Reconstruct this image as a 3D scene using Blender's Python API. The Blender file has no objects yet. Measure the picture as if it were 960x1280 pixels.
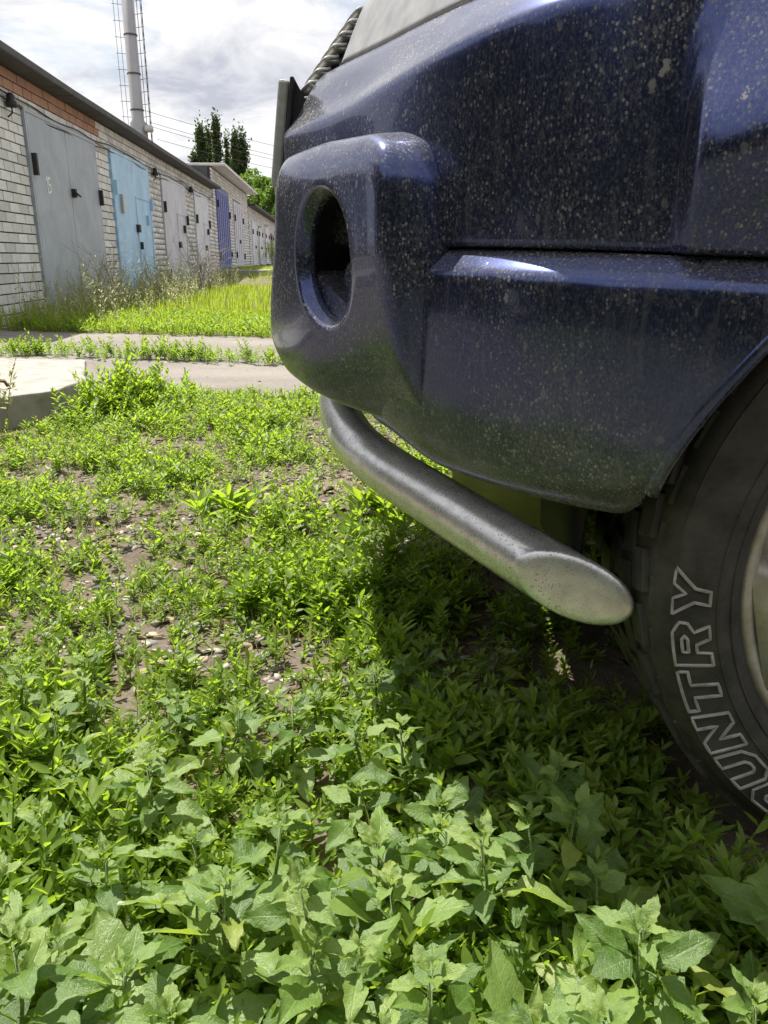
import bpy, bmesh, math, random
import numpy as np
from mathutils import Vector, Matrix, noise as mnoise
random.seed(7); rng = np.random.default_rng(11)
S = bpy.context.scene; COL = S.collection
R = math.radians

# ------------------------------------------------------------------ camera, sky, sun, exposure
cam = bpy.data.cameras.new('camera'); co = bpy.data.objects.new('camera', cam); COL.objects.link(co)
cam.sensor_fit = 'VERTICAL'; cam.sensor_height = 36.0; cam.lens = 36.0 * 980 / 1280
cam.clip_start = 0.02; cam.clip_end = 2000
co.location = (0, 0, 0.66); co.rotation_euler = (R(90 - 17.98), 0, 0)
S.camera = co
SUN = Vector((-0.29, 0.42, 0.95)).normalized()          # towards the sun: behind the car, a little left
sun_el = math.asin(SUN.z); sun_az = math.atan2(SUN.x, SUN.y)
w = bpy.data.worlds.new('World'); S.world = w; w.use_nodes = True
nt = w.node_tree; N = nt.nodes; L = nt.links; N.clear()
out = N.new('ShaderNodeOutputWorld'); bg = N.new('ShaderNodeBackground'); bg.inputs[1].default_value = 0.062
sky = N.new('ShaderNodeTexSky'); sky.sky_type = 'NISHITA'; sky.sun_disc = False
sky.sun_elevation = sun_el; sky.sun_rotation = sun_az; sky.air_density = 1.0; sky.dust_density = 1.0
tc = N.new('ShaderNodeTexCoord'); sep = N.new('ShaderNodeSeparateXYZ'); L.new(tc.outputs['Generated'], sep.inputs[0])
def wmath(op, a, b):
    m = N.new('ShaderNodeMath'); m.operation = op
    for i, v in enumerate((a, b)):
        if isinstance(v, (int, float)): m.inputs[i].default_value = v
        else: L.new(v, m.inputs[i])
    return m.outputs[0]
zz = wmath('ADD', wmath('MAXIMUM', sep.outputs[2], 0.0), 0.22)
cmb = N.new('ShaderNodeCombineXYZ')
L.new(wmath('DIVIDE', sep.outputs[0], zz), cmb.inputs[0]); L.new(wmath('DIVIDE', sep.outputs[1], zz), cmb.inputs[1])
def wnoise(scale, det, rough, dist, off):
    mp = N.new('ShaderNodeMapping'); mp.inputs['Location'].default_value = off; L.new(cmb.outputs[0], mp.inputs[0])
    n = N.new('ShaderNodeTexNoise'); n.inputs['Scale'].default_value = scale; n.inputs['Detail'].default_value = det
    n.inputs['Roughness'].default_value = rough; n.inputs['Distortion'].default_value = dist
    L.new(mp.outputs[0], n.inputs['Vector']); return n.outputs[0]
def wramp(v, stops):
    r = N.new('ShaderNodeValToRGB'); e = r.color_ramp.elements
    while len(e) < len(stops): e.new(0.5)
    for i, (p, c) in enumerate(stops): e[i].position = p; e[i].color = (*c, 1)
    L.new(v, r.inputs[0]); return r.outputs[0]
cover = wramp(wnoise(1.3, 7, 0.6, 0.4, (3.1, 0.7, 0)), [(0.31, (0, 0, 0)), (0.46, (1, 1, 1))])
shade = wramp(wnoise(2.4, 9, 0.62, 0.5, (0.2, 5.7, 0)), [(0.33, (4.9, 5.1, 5.9)), (0.45, (7.0, 7.1, 7.5)), (0.55, (9.0, 8.95, 9.0))])
mx = N.new('ShaderNodeMix'); mx.data_type = 'RGBA'
L.new(cover, mx.inputs[0]); L.new(sky.outputs[0], mx.inputs[6]); L.new(shade, mx.inputs[7])
L.new(mx.outputs[2], bg.inputs[0]); L.new(bg.outputs[0], out.inputs[0])
sl = bpy.data.lights.new('sun', 'SUN'); sl.energy = 5.0; sl.angle = R(0.55); sl.color = (1.0, 0.95, 0.87)
so = bpy.data.objects.new('sun', sl); COL.objects.link(so); so.rotation_euler = SUN.to_track_quat('Z', 'Y').to_euler()
V = S.view_settings; V.view_transform = 'Standard'; V.look = 'None'; V.exposure = 0.95; V.gamma = 1.0; V.use_curve_mapping = False
S.cycles.max_bounces = 6; S.cycles.diffuse_bounces = 2; S.cycles.glossy_bounces = 3; S.cycles.transmission_bounces = 3

# ------------------------------------------------------------------ helpers
def tag(o, label=None, cat=None, group=None, kind=None):
    for k, v in (('label', label), ('category', cat), ('group', group), ('kind', kind)):
        if v: o[k] = v
    return o
def empty(name, loc=(0, 0, 0), rz=0, label=None, cat=None, group=None):
    o = bpy.data.objects.new(name, None); COL.objects.link(o); o.location = loc; o.rotation_euler = (0, 0, rz)
    o.empty_display_size = 0.1
    return tag(o, label, cat, group)
def link(name, me, parent=None, loc=None, rot=None, scale=None):
    o = bpy.data.objects.new(name, me); COL.objects.link(o)
    if parent: o.parent = parent
    if loc is not None: o.location = loc
    if rot is not None: o.rotation_euler = rot
    if scale is not None: o.scale = scale
    return o
def mesh_np(name, v, polys, mat, smooth=False, attrs=None):
    """v (n,3); polys list of int arrays (m,k)"""
    me = bpy.data.meshes.new(name); v = np.asarray(v, np.float32)
    me.vertices.add(len(v)); me.vertices.foreach_set('co', v.ravel())
    polys = [np.asarray(p, np.int32) for p in polys if len(p)]
    li = np.concatenate([p.ravel() for p in polys]); tot = np.concatenate([np.full(len(p), p.shape[1], np.int32) for p in polys])
    st = np.concatenate([[0], np.cumsum(tot)[:-1]]).astype(np.int32)
    me.loops.add(len(li)); me.loops.foreach_set('vertex_index', li)
    me.polygons.add(len(tot)); me.polygons.foreach_set('loop_start', st)
    if smooth: me.polygons.foreach_set('use_smooth', np.ones(len(tot), bool))
    for k, a in (attrs or {}).items():
        at = me.attributes.new(k, 'FLOAT', 'POINT'); at.data.foreach_set('value', np.asarray(a, np.float32))
    me.materials.append(mat); me.update(calc_edges=True); return me
class MB:
    """collects simple solids into ONE mesh"""
    def __init__(s): s.v = []; s.f = []
    def add(s, vs, fs):
        b = len(s.v); s.v += [tuple(v) for v in vs]; s.f += [tuple(i + b for i in f) for f in fs]; return s
    def box(s, c, d, M=None):
        x, y, z = d[0] / 2, d[1] / 2, d[2] / 2
        vs = [Vector((sx * x, sy * y, sz * z)) for sx in (-1, 1) for sy in (-1, 1) for sz in (-1, 1)]
        if M is not None: vs = [M @ v for v in vs]
        return s.add([v + Vector(c) for v in vs], [(0, 1, 3, 2), (4, 6, 7, 5), (0, 4, 5, 1), (2, 3, 7, 6), (0, 2, 6, 4), (1, 5, 7, 3)])
    def tube(s, pts, r, n=8, caps=True):
        pts = [Vector(p) for p in pts]; m = len(pts); rr = r if isinstance(r, (list, tuple)) else [r] * m
        up = Vector((0, 0, 1)); vs = []; prev = None
        for i, p in enumerate(pts):
            t = (pts[min(i + 1, m - 1)] - pts[max(i - 1, 0)]).normalized()
            if prev is None: a = t.cross(up) if abs(t.z) < 0.95 else t.cross(Vector((1, 0, 0)))
            else: a = prev - t * prev.dot(t)
            a.normalize(); prev = a; b = t.cross(a)
            for k in range(n):
                an = 2 * math.pi * k / n; vs.append(p + (a * math.cos(an) + b * math.sin(an)) * rr[i])
        fs = [(i * n + k, i * n + (k + 1) % n, (i + 1) * n + (k + 1) % n, (i + 1) * n + k) for i in range(m - 1) for k in range(n)]
        if caps: fs += [tuple(range(n - 1, -1, -1)), tuple((m - 1) * n + k for k in range(n))]
        return s.add(vs, fs)
    def lathe(s, prof, n=48, M=None, closed=False):
        """prof: (radius, height along local z)"""
        vs = []; m = len(prof)
        for r, h in prof:
            for k in range(n):
                a = 2 * math.pi * k / n; v = Vector((r * math.cos(a), r * math.sin(a), h)); vs.append(M @ v if M is not None else v)
        rng_ = range(m if closed else m - 1)
        return s.add(vs, [(i * n + k, i * n + (k + 1) % n, ((i + 1) % m) * n + (k + 1) % n, ((i + 1) % m) * n + k) for i in rng_ for k in range(n)])
    def build(s, name, mat, parent=None, smooth=False, bevel=0, loc=None, rot=None, solid=0, seg=2, offset=-1):
        me = bpy.data.meshes.new(name); me.from_pydata(s.v, [], s.f); me.materials.append(mat)
        bm = bmesh.new(); bm.from_mesh(me)
        if not solid: bmesh.ops.recalc_face_normals(bm, faces=bm.faces)
        bm.to_mesh(me); bm.free()
        if smooth: me.polygons.foreach_set('use_smooth', np.ones(len(me.polygons), bool))
        o = link(name, me, parent, loc, rot)
        if solid:
            m = o.modifiers.new('solid', 'SOLIDIFY'); m.thickness = solid; m.offset = offset
        if bevel:
            m = o.modifiers.new('bevel', 'BEVEL'); m.width = bevel; m.segments = seg; m.limit_method = 'ANGLE'; m.angle_limit = R(40)
        return o
def copy_tree(o, parent=None):
    c = o.copy(); COL.objects.link(c); c.parent = parent
    for ch in list(o.children): copy_tree(ch, c)
    return c
def smooth01(a, b, x):
    t = np.clip((np.asarray(x, float) - a) / (b - a), 0, 1); return t * t * (3 - 2 * t)
def fbm(x, y, s=1.0, z=0.0): return mnoise.fractal(Vector((x * s, y * s, z)), 1.0, 2.0, 4)

# ------------------------------------------------------------------ materials
class Mat:
    def __init__(s, name):
        s.m = bpy.data.materials.new(name); s.m.use_nodes = True; s.t = s.m.node_tree; s.t.nodes.clear()
        s.out = s.n('ShaderNodeOutputMaterial'); s.tc = s.n('ShaderNodeTexCoord')
    def n(s, t, **kw):
        n = s.t.nodes.new(t)
        for k, v in kw.items(): setattr(n, k, v)
        return n
    def l(s, a, b): s.t.links.new(a, b)
    def set(s, sock, v):
        if hasattr(v, 'is_output') or isinstance(v, bpy.types.NodeSocket): s.l(v, sock)
        elif isinstance(v, (tuple, list)) and len(v) == 3 and sock.type == 'RGBA': sock.default_value = (*v, 1)
        else: sock.default_value = v
    def coord(s, scale=(1, 1, 1), space='Object', off=(0, 0, 0)):
        mp = s.n('ShaderNodeMapping'); mp.inputs['Scale'].default_value = scale; mp.inputs['Location'].default_value = off
        s.l(s.tc.outputs[space], mp.inputs[0]); return mp.outputs[0]
    def noise(s, scale, det=4, rough=0.55, dist=0, co=None, col=False):
        n = s.n('ShaderNodeTexNoise'); n.inputs['Scale'].default_value = scale; n.inputs['Detail'].default_value = det
        n.inputs['Roughness'].default_value = rough; n.inputs['Distortion'].default_value = dist
        s.l(co if co is not None else s.tc.outputs['Object'], n.inputs['Vector']); return n.outputs[1 if col else 0]
    def vor(s, scale, co=None, feat='F1', outp=0, rand=1.0):
        n = s.n('ShaderNodeTexVoronoi'); n.feature = feat; n.inputs['Scale'].default_value = scale; n.inputs['Randomness'].default_value = rand
        s.l(co if co is not None else s.tc.outputs['Object'], n.inputs['Vector']); return n.outputs[outp]
    def ramp(s, v, stops, interp='LINEAR'):
        r = s.n('ShaderNodeValToRGB'); e = r.color_ramp.elements; r.color_ramp.interpolation = interp
        while len(e) < len(stops): e.new(0.5)
        for i, (p, c) in enumerate(stops):
            e[i].position = p; e[i].color = (*c, 1) if isinstance(c, tuple) else (c, c, c, 1)
        s.l(v, r.inputs[0]); return r.outputs[0]
    def mix(s, f, a, b, mode='MIX'):
        m = s.n('ShaderNodeMix'); m.data_type = 'RGBA'; m.blend_type = mode
        s.set(m.inputs[0], f); s.set(m.inputs[6], a); s.set(m.inputs[7], b); return m.outputs[2]
    def math(s, op, a, b=0.0, clamp=False):
        m = s.n('ShaderNodeMath'); m.operation = op; m.use_clamp = clamp; s.set(m.inputs[0], a); s.set(m.inputs[1], b); return m.outputs[0]
    def attr(s, name): n = s.n('ShaderNodeAttribute'); n.attribute_name = name; return n.outputs['Fac']
    def rand(s): return s.n('ShaderNodeObjectInfo').outputs['Random']
    def bump(s, h, strength=0.3, dist=0.01):
        b = s.n('ShaderNodeBump'); b.inputs['Strength'].default_value = strength; b.inputs['Distance'].default_value = dist
        s.l(h, b.inputs['Height']); return b.outputs[0]
    def pbsdf(s, color, rough=0.6, metal=0.0, spec=0.5, normal=None, coat=0.0, coat_rough=0.05):
        p = s.n('ShaderNodeBsdfPrincipled'); s.set(p.inputs['Base Color'], color); s.set(p.inputs['Roughness'], rough)
        s.set(p.inputs['Metallic'], metal); s.set(p.inputs['Specular IOR Level'], spec)
        s.set(p.inputs['Coat Weight'], coat); s.set(p.inputs['Coat Roughness'], coat_rough)
        if normal is not None: s.l(normal, p.inputs['Normal'])
        return p.outputs[0]
    def done(s, sh): s.l(sh, s.out.inputs[0]); return s.m
def simple(name, col, rough=0.6, metal=0.0, var=0.25, scale=20, spec=0.4, bump=0.15):
    k = Mat(name); n = k.noise(scale, 5, 0.6)
    c = k.mix(k.ramp(n, [(0.3, 0.0), (0.7, 1.0)]), tuple(x * (1 - var) for x in col), tuple(min(1, x * (1 + var)) for x in col))
    return k.done(k.pbsdf(c, rough, metal, spec, k.bump(n, bump, 0.003)))
def leafmat(name, ramp, trans, rough=0.5, fac=0.42, src='rnd', vein=False):
    k = Mat(name)
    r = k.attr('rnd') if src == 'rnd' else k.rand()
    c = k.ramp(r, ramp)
    n = k.noise(60, 3, 0.5)
    c = k.mix(k.ramp(n, [(0.35, 0.0), (0.7, 0.35)]), c, tuple(min(1, x * 1.5) for x in ramp[-1][1]))
    nm = k.bump(k.noise(240, 2, 0.5), 0.35, 0.002) if vein else None
    p = k.pbsdf(c, rough, 0, 0.35, nm)
    t = k.n('ShaderNodeBsdfTranslucent'); k.l(k.mix(k.math('MULTIPLY', r, 0.6), trans[0], trans[1]), t.inputs[0])
    if nm is not None: k.l(nm, t.inputs['Normal'])
    m = k.n('ShaderNodeMixShader'); m.inputs[0].default_value = fac; k.l(p, m.inputs[1]); k.l(t.outputs[0], m.inputs[2])
    return k.done(m.outputs[0])

def m_paint():
    k = Mat('dusty_blue_paint')
    geo = k.n('ShaderNodeNewGeometry')
    co = k.coord((1, 1, 0.55)); cs = k.coord((1, 1, 1))
    big = k.noise(7, 4, 0.6); fine = k.noise(420, 4, 0.75, 0, co)
    film = k.math('MULTIPLY', k.ramp(fine, [(0.44, 0.0), (0.70, 1.0)]), k.ramp(big, [(0.32, 0.2), (0.7, 1.0)]))
    def dots(scale, rmax, pw, off, st):
        c_ = k.coord((1, 1, st), off=off)
        wob = k.n('ShaderNodeVectorMath', operation='ADD'); k.l(c_, wob.inputs[0])
        wn = k.n('ShaderNodeVectorMath', operation='SCALE'); k.l(k.noise(scale * 2.5, 3, 0.7, 0, None, True), wn.inputs[0]); wn.inputs['Scale'].default_value = 0.75 / scale; k.l(wn.outputs[0], wob.inputs[1])
        v = k.n('ShaderNodeTexVoronoi'); v.inputs['Scale'].default_value = scale; k.l(wob.outputs[0], v.inputs['Vector'])
        sp_ = k.n('ShaderNodeSeparateColor'); k.l(v.outputs['Color'], sp_.inputs[0])
        rad = k.math('MULTIPLY', k.math('POWER', sp_.outputs[0], pw), rmax)
        return k.math('MULTIPLY', k.ramp(k.math('SUBTRACT', rad, v.outputs['Distance']), [(0.0, 0.0), (0.05, 1.0)]), k.math('ADD', k.math('MULTIPLY', sp_.outputs[1], 0.7), 0.3))
    spots = dots(340, 0.55, 1.6, (0, 0, 0), 0.8); spots2 = dots(120, 0.40, 4.5, (.31, .12, .7), 0.6); spots3 = dots(34, 0.20, 6.5, (.77, .42, .1), 0.45)
    run = k.ramp(k.noise(60, 3, 0.6, 0, k.coord((1, 1, 0.12))), [(0.56, 0.0), (0.74, 0.55)])
    spots = k.math('MULTIPLY', spots, k.ramp(big, [(0.36, 0.12), (0.60, 1.0)]))
    dust = k.math('MAXIMUM', k.math('MAXIMUM', spots, k.math('MAXIMUM', k.math('MULTIPLY', spots2, k.ramp(k.noise(11, 3, 0.6), [(0.42, 0.1), (0.62, 0.9)])), k.math('MULTIPLY', spots3, 0.8))), k.math('ADD', k.math('MULTIPLY', film, 0.38), k.math('MULTIPLY', run, 0.22)), True)
    up = k.n('ShaderNodeSeparateXYZ'); k.l(geo.outputs['True Normal'], up.inputs[0])
    settle = k.math('MULTIPLY', k.ramp(up.outputs[2], [(0.25, 0.0), (0.62, 0.12)]), k.ramp(fine, [(0.3, 0.45), (0.7, 1.0)]))
    oz = k.n('ShaderNodeSeparateXYZ'); k.l(k.tc.outputs['Object'], oz.inputs[0])
    road = k.math('MULTIPLY', k.ramp(oz.outputs[2], [(0.42, 1.0), (0.60, 0.0)]), k.ramp(k.noise(26, 5, 0.65), [(0.3, 0.10), (0.75, 0.42)]))
    dust = k.math('ADD', dust, road, True)
    dust = k.math('ADD', k.math('ADD', dust, k.math('MULTIPLY', k.ramp(big, [(0.3, 0.2), (0.7, 1.0)]), 0.04)), settle, True)
    pc = (0.034, 0.052, 0.158)
    fl = k.vor(900, cs, outp=1)
    base = k.mix(0.12, pc, fl, 'OVERLAY')
    paint = k.n('ShaderNodeBsdfPrincipled'); k.set(paint.inputs['Base Color'], base)
    paint.inputs['Metallic'].default_value = 0.90; paint.inputs['Roughness'].default_value = 0.24; paint.inputs['Specular IOR Level'].default_value = 0.25
    paint.inputs['Coat Weight'].default_value = 0.4
    k.set(paint.inputs['Coat Roughness'], k.math('ADD', k.math('MULTIPLY', film, 0.10), 0.025))
    dd = k.pbsdf(k.mix(fine, (0.17, 0.17, 0.168), (0.42, 0.415, 0.395)), 0.9, 0, 0.2)
    m = k.n('ShaderNodeMixShader'); k.l(dust, m.inputs[0]); k.l(paint.outputs[0], m.inputs[1]); k.l(dd, m.inputs[2])
    return k.done(m.outputs[0])
M = {}
M['paint'] = m_paint()
def m_tube():
    k = Mat('weathered_steel_tube')
    n = k.noise(55, 5, 0.65); f = k.noise(300, 4, 0.7)
    pits = k.ramp(k.math('ADD', k.vor(260), k.math('MULTIPLY', k.noise(70, 4, 0.7), -0.42)), [(0.0, 1.0), (0.05, 0.0)])
    pits = k.math('MULTIPLY', pits, k.ramp(k.noise(9, 4, 0.6), [(0.45, 0.15), (0.65, 1.0)]))
    c = k.mix(k.ramp(n, [(0.35, 0.0), (0.7, 1.0)]), (0.82, 0.815, 0.81), (0.60, 0.59, 0.575))
    c = k.mix(k.math('MULTIPLY', pits, 0.85), c, (0.09, 0.07, 0.055))
    c = k.mix(k.ramp(k.noise(16, 6, 0.7), [(0.58, 0.0), (0.75, 0.6)]), c, (0.17, 0.145, 0.12))
    rgh = k.math('ADD', k.math('MULTIPLY', f, 0.28), 0.16)
    return k.done(k.pbsdf(c, rgh, k.math('SUBTRACT', 0.66, pits, True), 0.5, k.bump(f, 0.12, 0.002)))
M['tube'] = m_tube()
def m_tyre():
    k = Mat('tyre_rubber'); n = k.noise(25, 5, 0.65); f = k.noise(180, 3, 0.6)
    c = k.mix(k.ramp(n, [(0.35, 0.0), (0.75, 1.0)]), (0.034, 0.033, 0.031), (0.090, 0.086, 0.077))
    return k.done(k.pbsdf(c, 0.72, 0, 0.35, k.bump(f, 0.2, 0.002)))
M['tyre'] = m_tyre()
M['letter'] = simple('worn_white_letter', (0.36, 0.35, 0.33), 0.75, 0, 0.35, 60)
def m_rim():
    k = Mat('dirty_alloy'); n = k.noise(30, 5, 0.65)
    c = k.mix(k.ramp(n, [(0.4, 0.0), (0.68, 1.0)]), (0.52, 0.51, 0.47), (0.36, 0.32, 0.25))
    return k.done(k.pbsdf(c, 0.42, 0.45, 0.5, k.bump(k.noise(150), 0.1, 0.002)))
M['rim'] = m_rim()
M['black'] = simple('black_plastic', (0.022, 0.022, 0.023), 0.55, 0, 0.3, 40)
M['dark'] = simple('grimy_underside', (0.020, 0.019, 0.016), 0.75, 0, 0.4, 18)
M['shield'] = simple('dusty_splash_shield', (0.24, 0.24, 0.13), 0.45, 0, 0.3, 14)
M['lens'] = simple('dusty_headlamp_lens', (0.34, 0.345, 0.34), 0.25, 0.35, 0.2, 35, 0.6, 0.05)
M['plate'] = simple('scuffed_grey_plate', (0.42, 0.42, 0.40), 0.4, 0.4, 0.2, 50)
def m_glass():
    k = Mat('dark_glass'); return k.done(k.pbsdf(k.mix(k.noise(3), (0.012, 0.015, 0.016), (0.02, 0.024, 0.025)), 0.06, 0, 0.6))
M['glass'] = m_glass()
def m_brick(name, ramp, dirt=(0.17, 0.16, 0.14)):
    k = Mat(name)
    r = k.math('FRACT', k.math('ADD', k.attr('rnd'), k.rand()))
    c = k.ramp(r, ramp); n = k.noise(14, 6, 0.7, 0.3); f = k.noise(90, 4, 0.6)
    c = k.mix(k.ramp(n, [(0.52, 0.0), (0.8, 0.55)]), c, dirt)
    c = k.mix(k.ramp(f, [(0.55, 0.0), (0.8, 0.3)]), c, tuple(x * 0.6 for x in ramp[0][1]))
    return k.done(k.pbsdf(c, 0.9, 0, 0.2, k.bump(f, 0.4, 0.004)))
M['brick'] = m_brick('white_silicate_brick', [(0.0, (0.51, 0.51, 0.50)), (0.4, (0.65, 0.65, 0.635)), (0.8, (0.76, 0.76, 0.745)), (1.0, (0.57, 0.56, 0.535))], (0.30, 0.29, 0.275))
M['redbrick'] = m_brick('red_clay_brick', [(0.0, (0.36, 0.19, 0.135)), (0.5, (0.46, 0.26, 0.185)), (1.0, (0.33, 0.21, 0.16))])
M['mortar'] = simple('dark_mortar', (0.065, 0.062, 0.058), 0.95, 0, 0.35, 10)
M['felt'] = simple('bitumen_roof_felt', (0.085, 0.085, 0.09), 0.85, 0, 0.3, 4)
M['concrete'] = simple('weathered_concrete', (0.30, 0.285, 0.255), 0.9, 0, 0.22, 9, 0.2, 0.4)
def m_gate(name, col, rust=0.25):
    k = Mat(name); n = k.noise(2.2, 6, 0.65, 0.6); f = k.noise(9, 6, 0.7)
    c = k.mix(k.ramp(n, [(0.35, 0.0), (0.7, 1.0)]), tuple(x * 0.82 for x in col), tuple(min(1, x * 1.14) for x in col))
    c = k.mix(k.math('MULTIPLY', k.ramp(f, [(0.62, 0.0), (0.74, 1.0)]), rust), c, (0.16, 0.085, 0.05))
    c = k.mix(k.ramp(k.noise(5, 4, 0.6, 0, k.coord((1, 1, 0.1))), [(0.55, 0.0), (0.8, 0.25)]), c, tuple(x * 0.6 for x in col))
    return k.done(k.pbsdf(c, 0.5, 0, 0.4, k.bump(n, 0.15, 0.01)))
M['g_grey'] = m_gate('grey_gate_paint', (0.33, 0.365, 0.41))
M['g_sky'] = m_gate('sky_blue_gate_paint', (0.36, 0.57, 0.77))
M['g_lilac'] = m_gate('lilac_grey_gate_paint', (0.50, 0.50, 0.56))
M['g_pale'] = m_gate('pale_grey_gate_paint', (0.55, 0.575, 0.63))
M['g_navy'] = m_gate('dark_blue_gate_paint', (0.09, 0.11, 0.33))
M['g_brown'] = m_gate('brown_gate_paint', (0.10, 0.085, 0.07))
M['iron'] = simple('rusty_black_iron', (0.035, 0.03, 0.028), 0.7, 0.2, 0.4, 30)
M['rust'] = simple('rusted_rebar', (0.14, 0.055, 0.03), 0.85, 0.1, 0.4, 60)
M['white'] = simple('white_paint', (0.75, 0.75, 0.73), 0.6, 0, 0.1, 30)
M['steel'] = simple('grey_chimney_steel', (0.33, 0.33, 0.34), 0.5, 0.2, 0.12, 0.7)
M['tin'] = simple('pale_tin_edge', (0.62, 0.61, 0.58), 0.5, 0.2, 0.15, 4)
M['bark'] = simple('tree_bark', (0.11, 0.09, 0.07), 0.9, 0, 0.3, 12)
M['poplar'] = leafmat('poplar_leaves', [(0.0, (0.030, 0.048, 0.018)), (1.0, (0.065, 0.095, 0.035))], ((0.07, 0.13, 0.02), (0.12, 0.18, 0.03)), fac=0.3)
M['maple'] = leafmat('maple_leaves', [(0.0, (0.05, 0.10, 0.02)), (1.0, (0.11, 0.17, 0.04))], ((0.16, 0.30, 0.03), (0.26, 0.40, 0.05)), fac=0.4)
M['darkleaf'] = leafmat('dark_tree_leaves', [(0.0, (0.015, 0.026, 0.010)), (1.0, (0.032, 0.048, 0.018))], ((0.03, 0.06, 0.01), (0.04, 0.08, 0.01)), fac=0.15)
def m_goose(name, cols):
    """mealy toothed leaf; object space is the leaf itself: x along the midrib, y across"""
    k = Mat(name); r = k.rand()
    sx = k.n('ShaderNodeSeparateXYZ'); k.l(k.tc.outputs['Object'], sx.inputs[0])
    ay = k.math('ABSOLUTE', sx.outputs[1])
    c = k.ramp(r, cols)
    side = k.math('FRACT', k.math('MULTIPLY', k.math('SUBTRACT', sx.outputs[0], k.math('MULTIPLY', ay, 0.85)), 7.0))
    v1 = k.ramp(k.math('ABSOLUTE', k.math('SUBTRACT', side, 0.5)), [(0.0, 1.0), (0.10, 0.0)])
    v2 = k.ramp(ay, [(0.0, 1.0), (0.022, 0.0)])
    vein = k.math('MAXIMUM', k.math('MULTIPLY', v1, 0.6), v2)
    blot = k.noise(7, 5, 0.65); fine = k.noise(38, 3, 0.6)
    c = k.mix(k.ramp(blot, [(0.42, 0.0), (0.75, 0.28)]), c, (0.20, 0.28, 0.10))
    c = k.mix(k.math('MULTIPLY', vein, 0.35), c, (0.26, 0.34, 0.11))
    h = k.math('ADD', k.math('MULTIPLY', vein, -0.22), k.math('ADD', k.math('MULTIPLY', fine, 0.4), k.math('MULTIPLY', blot, 1.3)))
    nm = k.bump(h, 0.40, 0.004)
    p = k.pbsdf(c, 0.36, 0, 0.5, nm)
    t = k.n('ShaderNodeBsdfTranslucent'); k.l(k.mix(vein, k.mix(r, (0.24, 0.42, 0.03), (0.46, 0.60, 0.05)), (0.55, 0.66, 0.12)), t.inputs[0]); k.l(nm, t.inputs['Normal'])
    m = k.n('ShaderNodeMixShader'); m.inputs[0].default_value = 0.40; k.l(p, m.inputs[1]); k.l(t.outputs[0], m.inputs[2])
    return k.done(m.outputs[0])
M['goose'] = m_goose('goosefoot_leaf', [(0.0, (0.058, 0.120, 0.022)), (0.3, (0.100, 0.182, 0.036)), (0.6, (0.150, 0.245, 0.055)), (0.92, (0.21, 0.305, 0.072)), (1.0, (0.26, 0.30, 0.06))])
M['goose_young'] = m_goose('young_goosefoot_leaf', [(0.0, (0.16, 0.26, 0.06)), (1.0, (0.25, 0.34, 0.09))])
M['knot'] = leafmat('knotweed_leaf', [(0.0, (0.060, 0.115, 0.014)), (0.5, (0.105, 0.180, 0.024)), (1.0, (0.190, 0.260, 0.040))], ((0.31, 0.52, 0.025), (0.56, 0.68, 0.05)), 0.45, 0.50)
M['grass'] = leafmat('grass_blades', [(0.0, (0.060, 0.110, 0.020)), (0.6, (0.120, 0.190, 0.035)), (1.0, (0.240, 0.250, 0.075))], ((0.40, 0.58, 0.03), (0.60, 0.68, 0.06)), 0.5, 0.5)
M['stalk'] = leafmat('seeding_stalks', [(0.0, (0.20, 0.27, 0.06)), (0.5, (0.36, 0.38, 0.16)), (1.0, (0.56, 0.54, 0.38))], ((0.34, 0.36, 0.08), (0.48, 0.44, 0.22)), 0.6, 0.3)
M['twig'] = simple('dry_grey_twigs', (0.36, 0.32, 0.27), 0.9, 0, 0.25, 8)
M['stem'] = simple('green_stem', (0.10, 0.16, 0.035), 0.6, 0, 0.3, 40)
M['stone'] = m_brick('grey_gravel', [(0.0, (0.10, 0.095, 0.09)), (0.5, (0.22, 0.21, 0.20)), (1.0, (0.40, 0.38, 0.36))])
M['litter'] = m_brick('dry_leaf_litter', [(0.0, (0.13, 0.09, 0.055)), (0.5, (0.26, 0.20, 0.13)), (1.0, (0.42, 0.37, 0.28))])
def m_soil():
    k = Mat('trodden_soil'); co = k.tc.outputs['Object']
    n = k.noise(3.0, 8, 0.65); f = k.noise(45, 6, 0.7); g = k.noise(220, 3, 0.7)
    c = k.mix(k.ramp(n, [(0.35, 0.0), (0.65, 1.0)]), (0.115, 0.088, 0.066), (0.20, 0.165, 0.13))
    c = k.mix(k.ramp(f, [(0.5, 0.0), (0.75, 0.7)]), c, (0.26, 0.225, 0.19))
    c = k.mix(k.ramp(k.vor(55), [(0.0, 0.5), (0.25, 0.0)]), c, (0.30, 0.28, 0.26))
    h = k.math('ADD', k.math('MULTIPLY', f, 0.7), k.math('MULTIPLY', g, 0.3))
    return k.done(k.pbsdf(c, 0.95, 0, 0.15, k.bump(h, 0.8, 0.02)))
M['soil'] = m_soil()
def m_road():
    k = Mat('packed_gravel_road'); n = k.noise(1.2, 7, 0.6, 0, k.coord((0.5, 1.2, 1))); f = k.noise(60, 6, 0.75)
    c = k.mix(k.ramp(n, [(0.35, 0.0), (0.68, 1.0)]), (0.20, 0.180, 0.163), (0.29, 0.264, 0.238))
    c = k.mix(k.ramp(f, [(0.5, 0.0), (0.72, 0.6)]), c, (0.17, 0.15, 0.135))
    c = k.mix(k.ramp(k.vor(26), [(0.0, 0.55), (0.2, 0.0)]), c, (0.48, 0.46, 0.43))
    return k.done(k.pbsdf(c, 0.95, 0, 0.15, k.bump(f, 0.7, 0.02)))
M['road'] = m_road()

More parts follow.
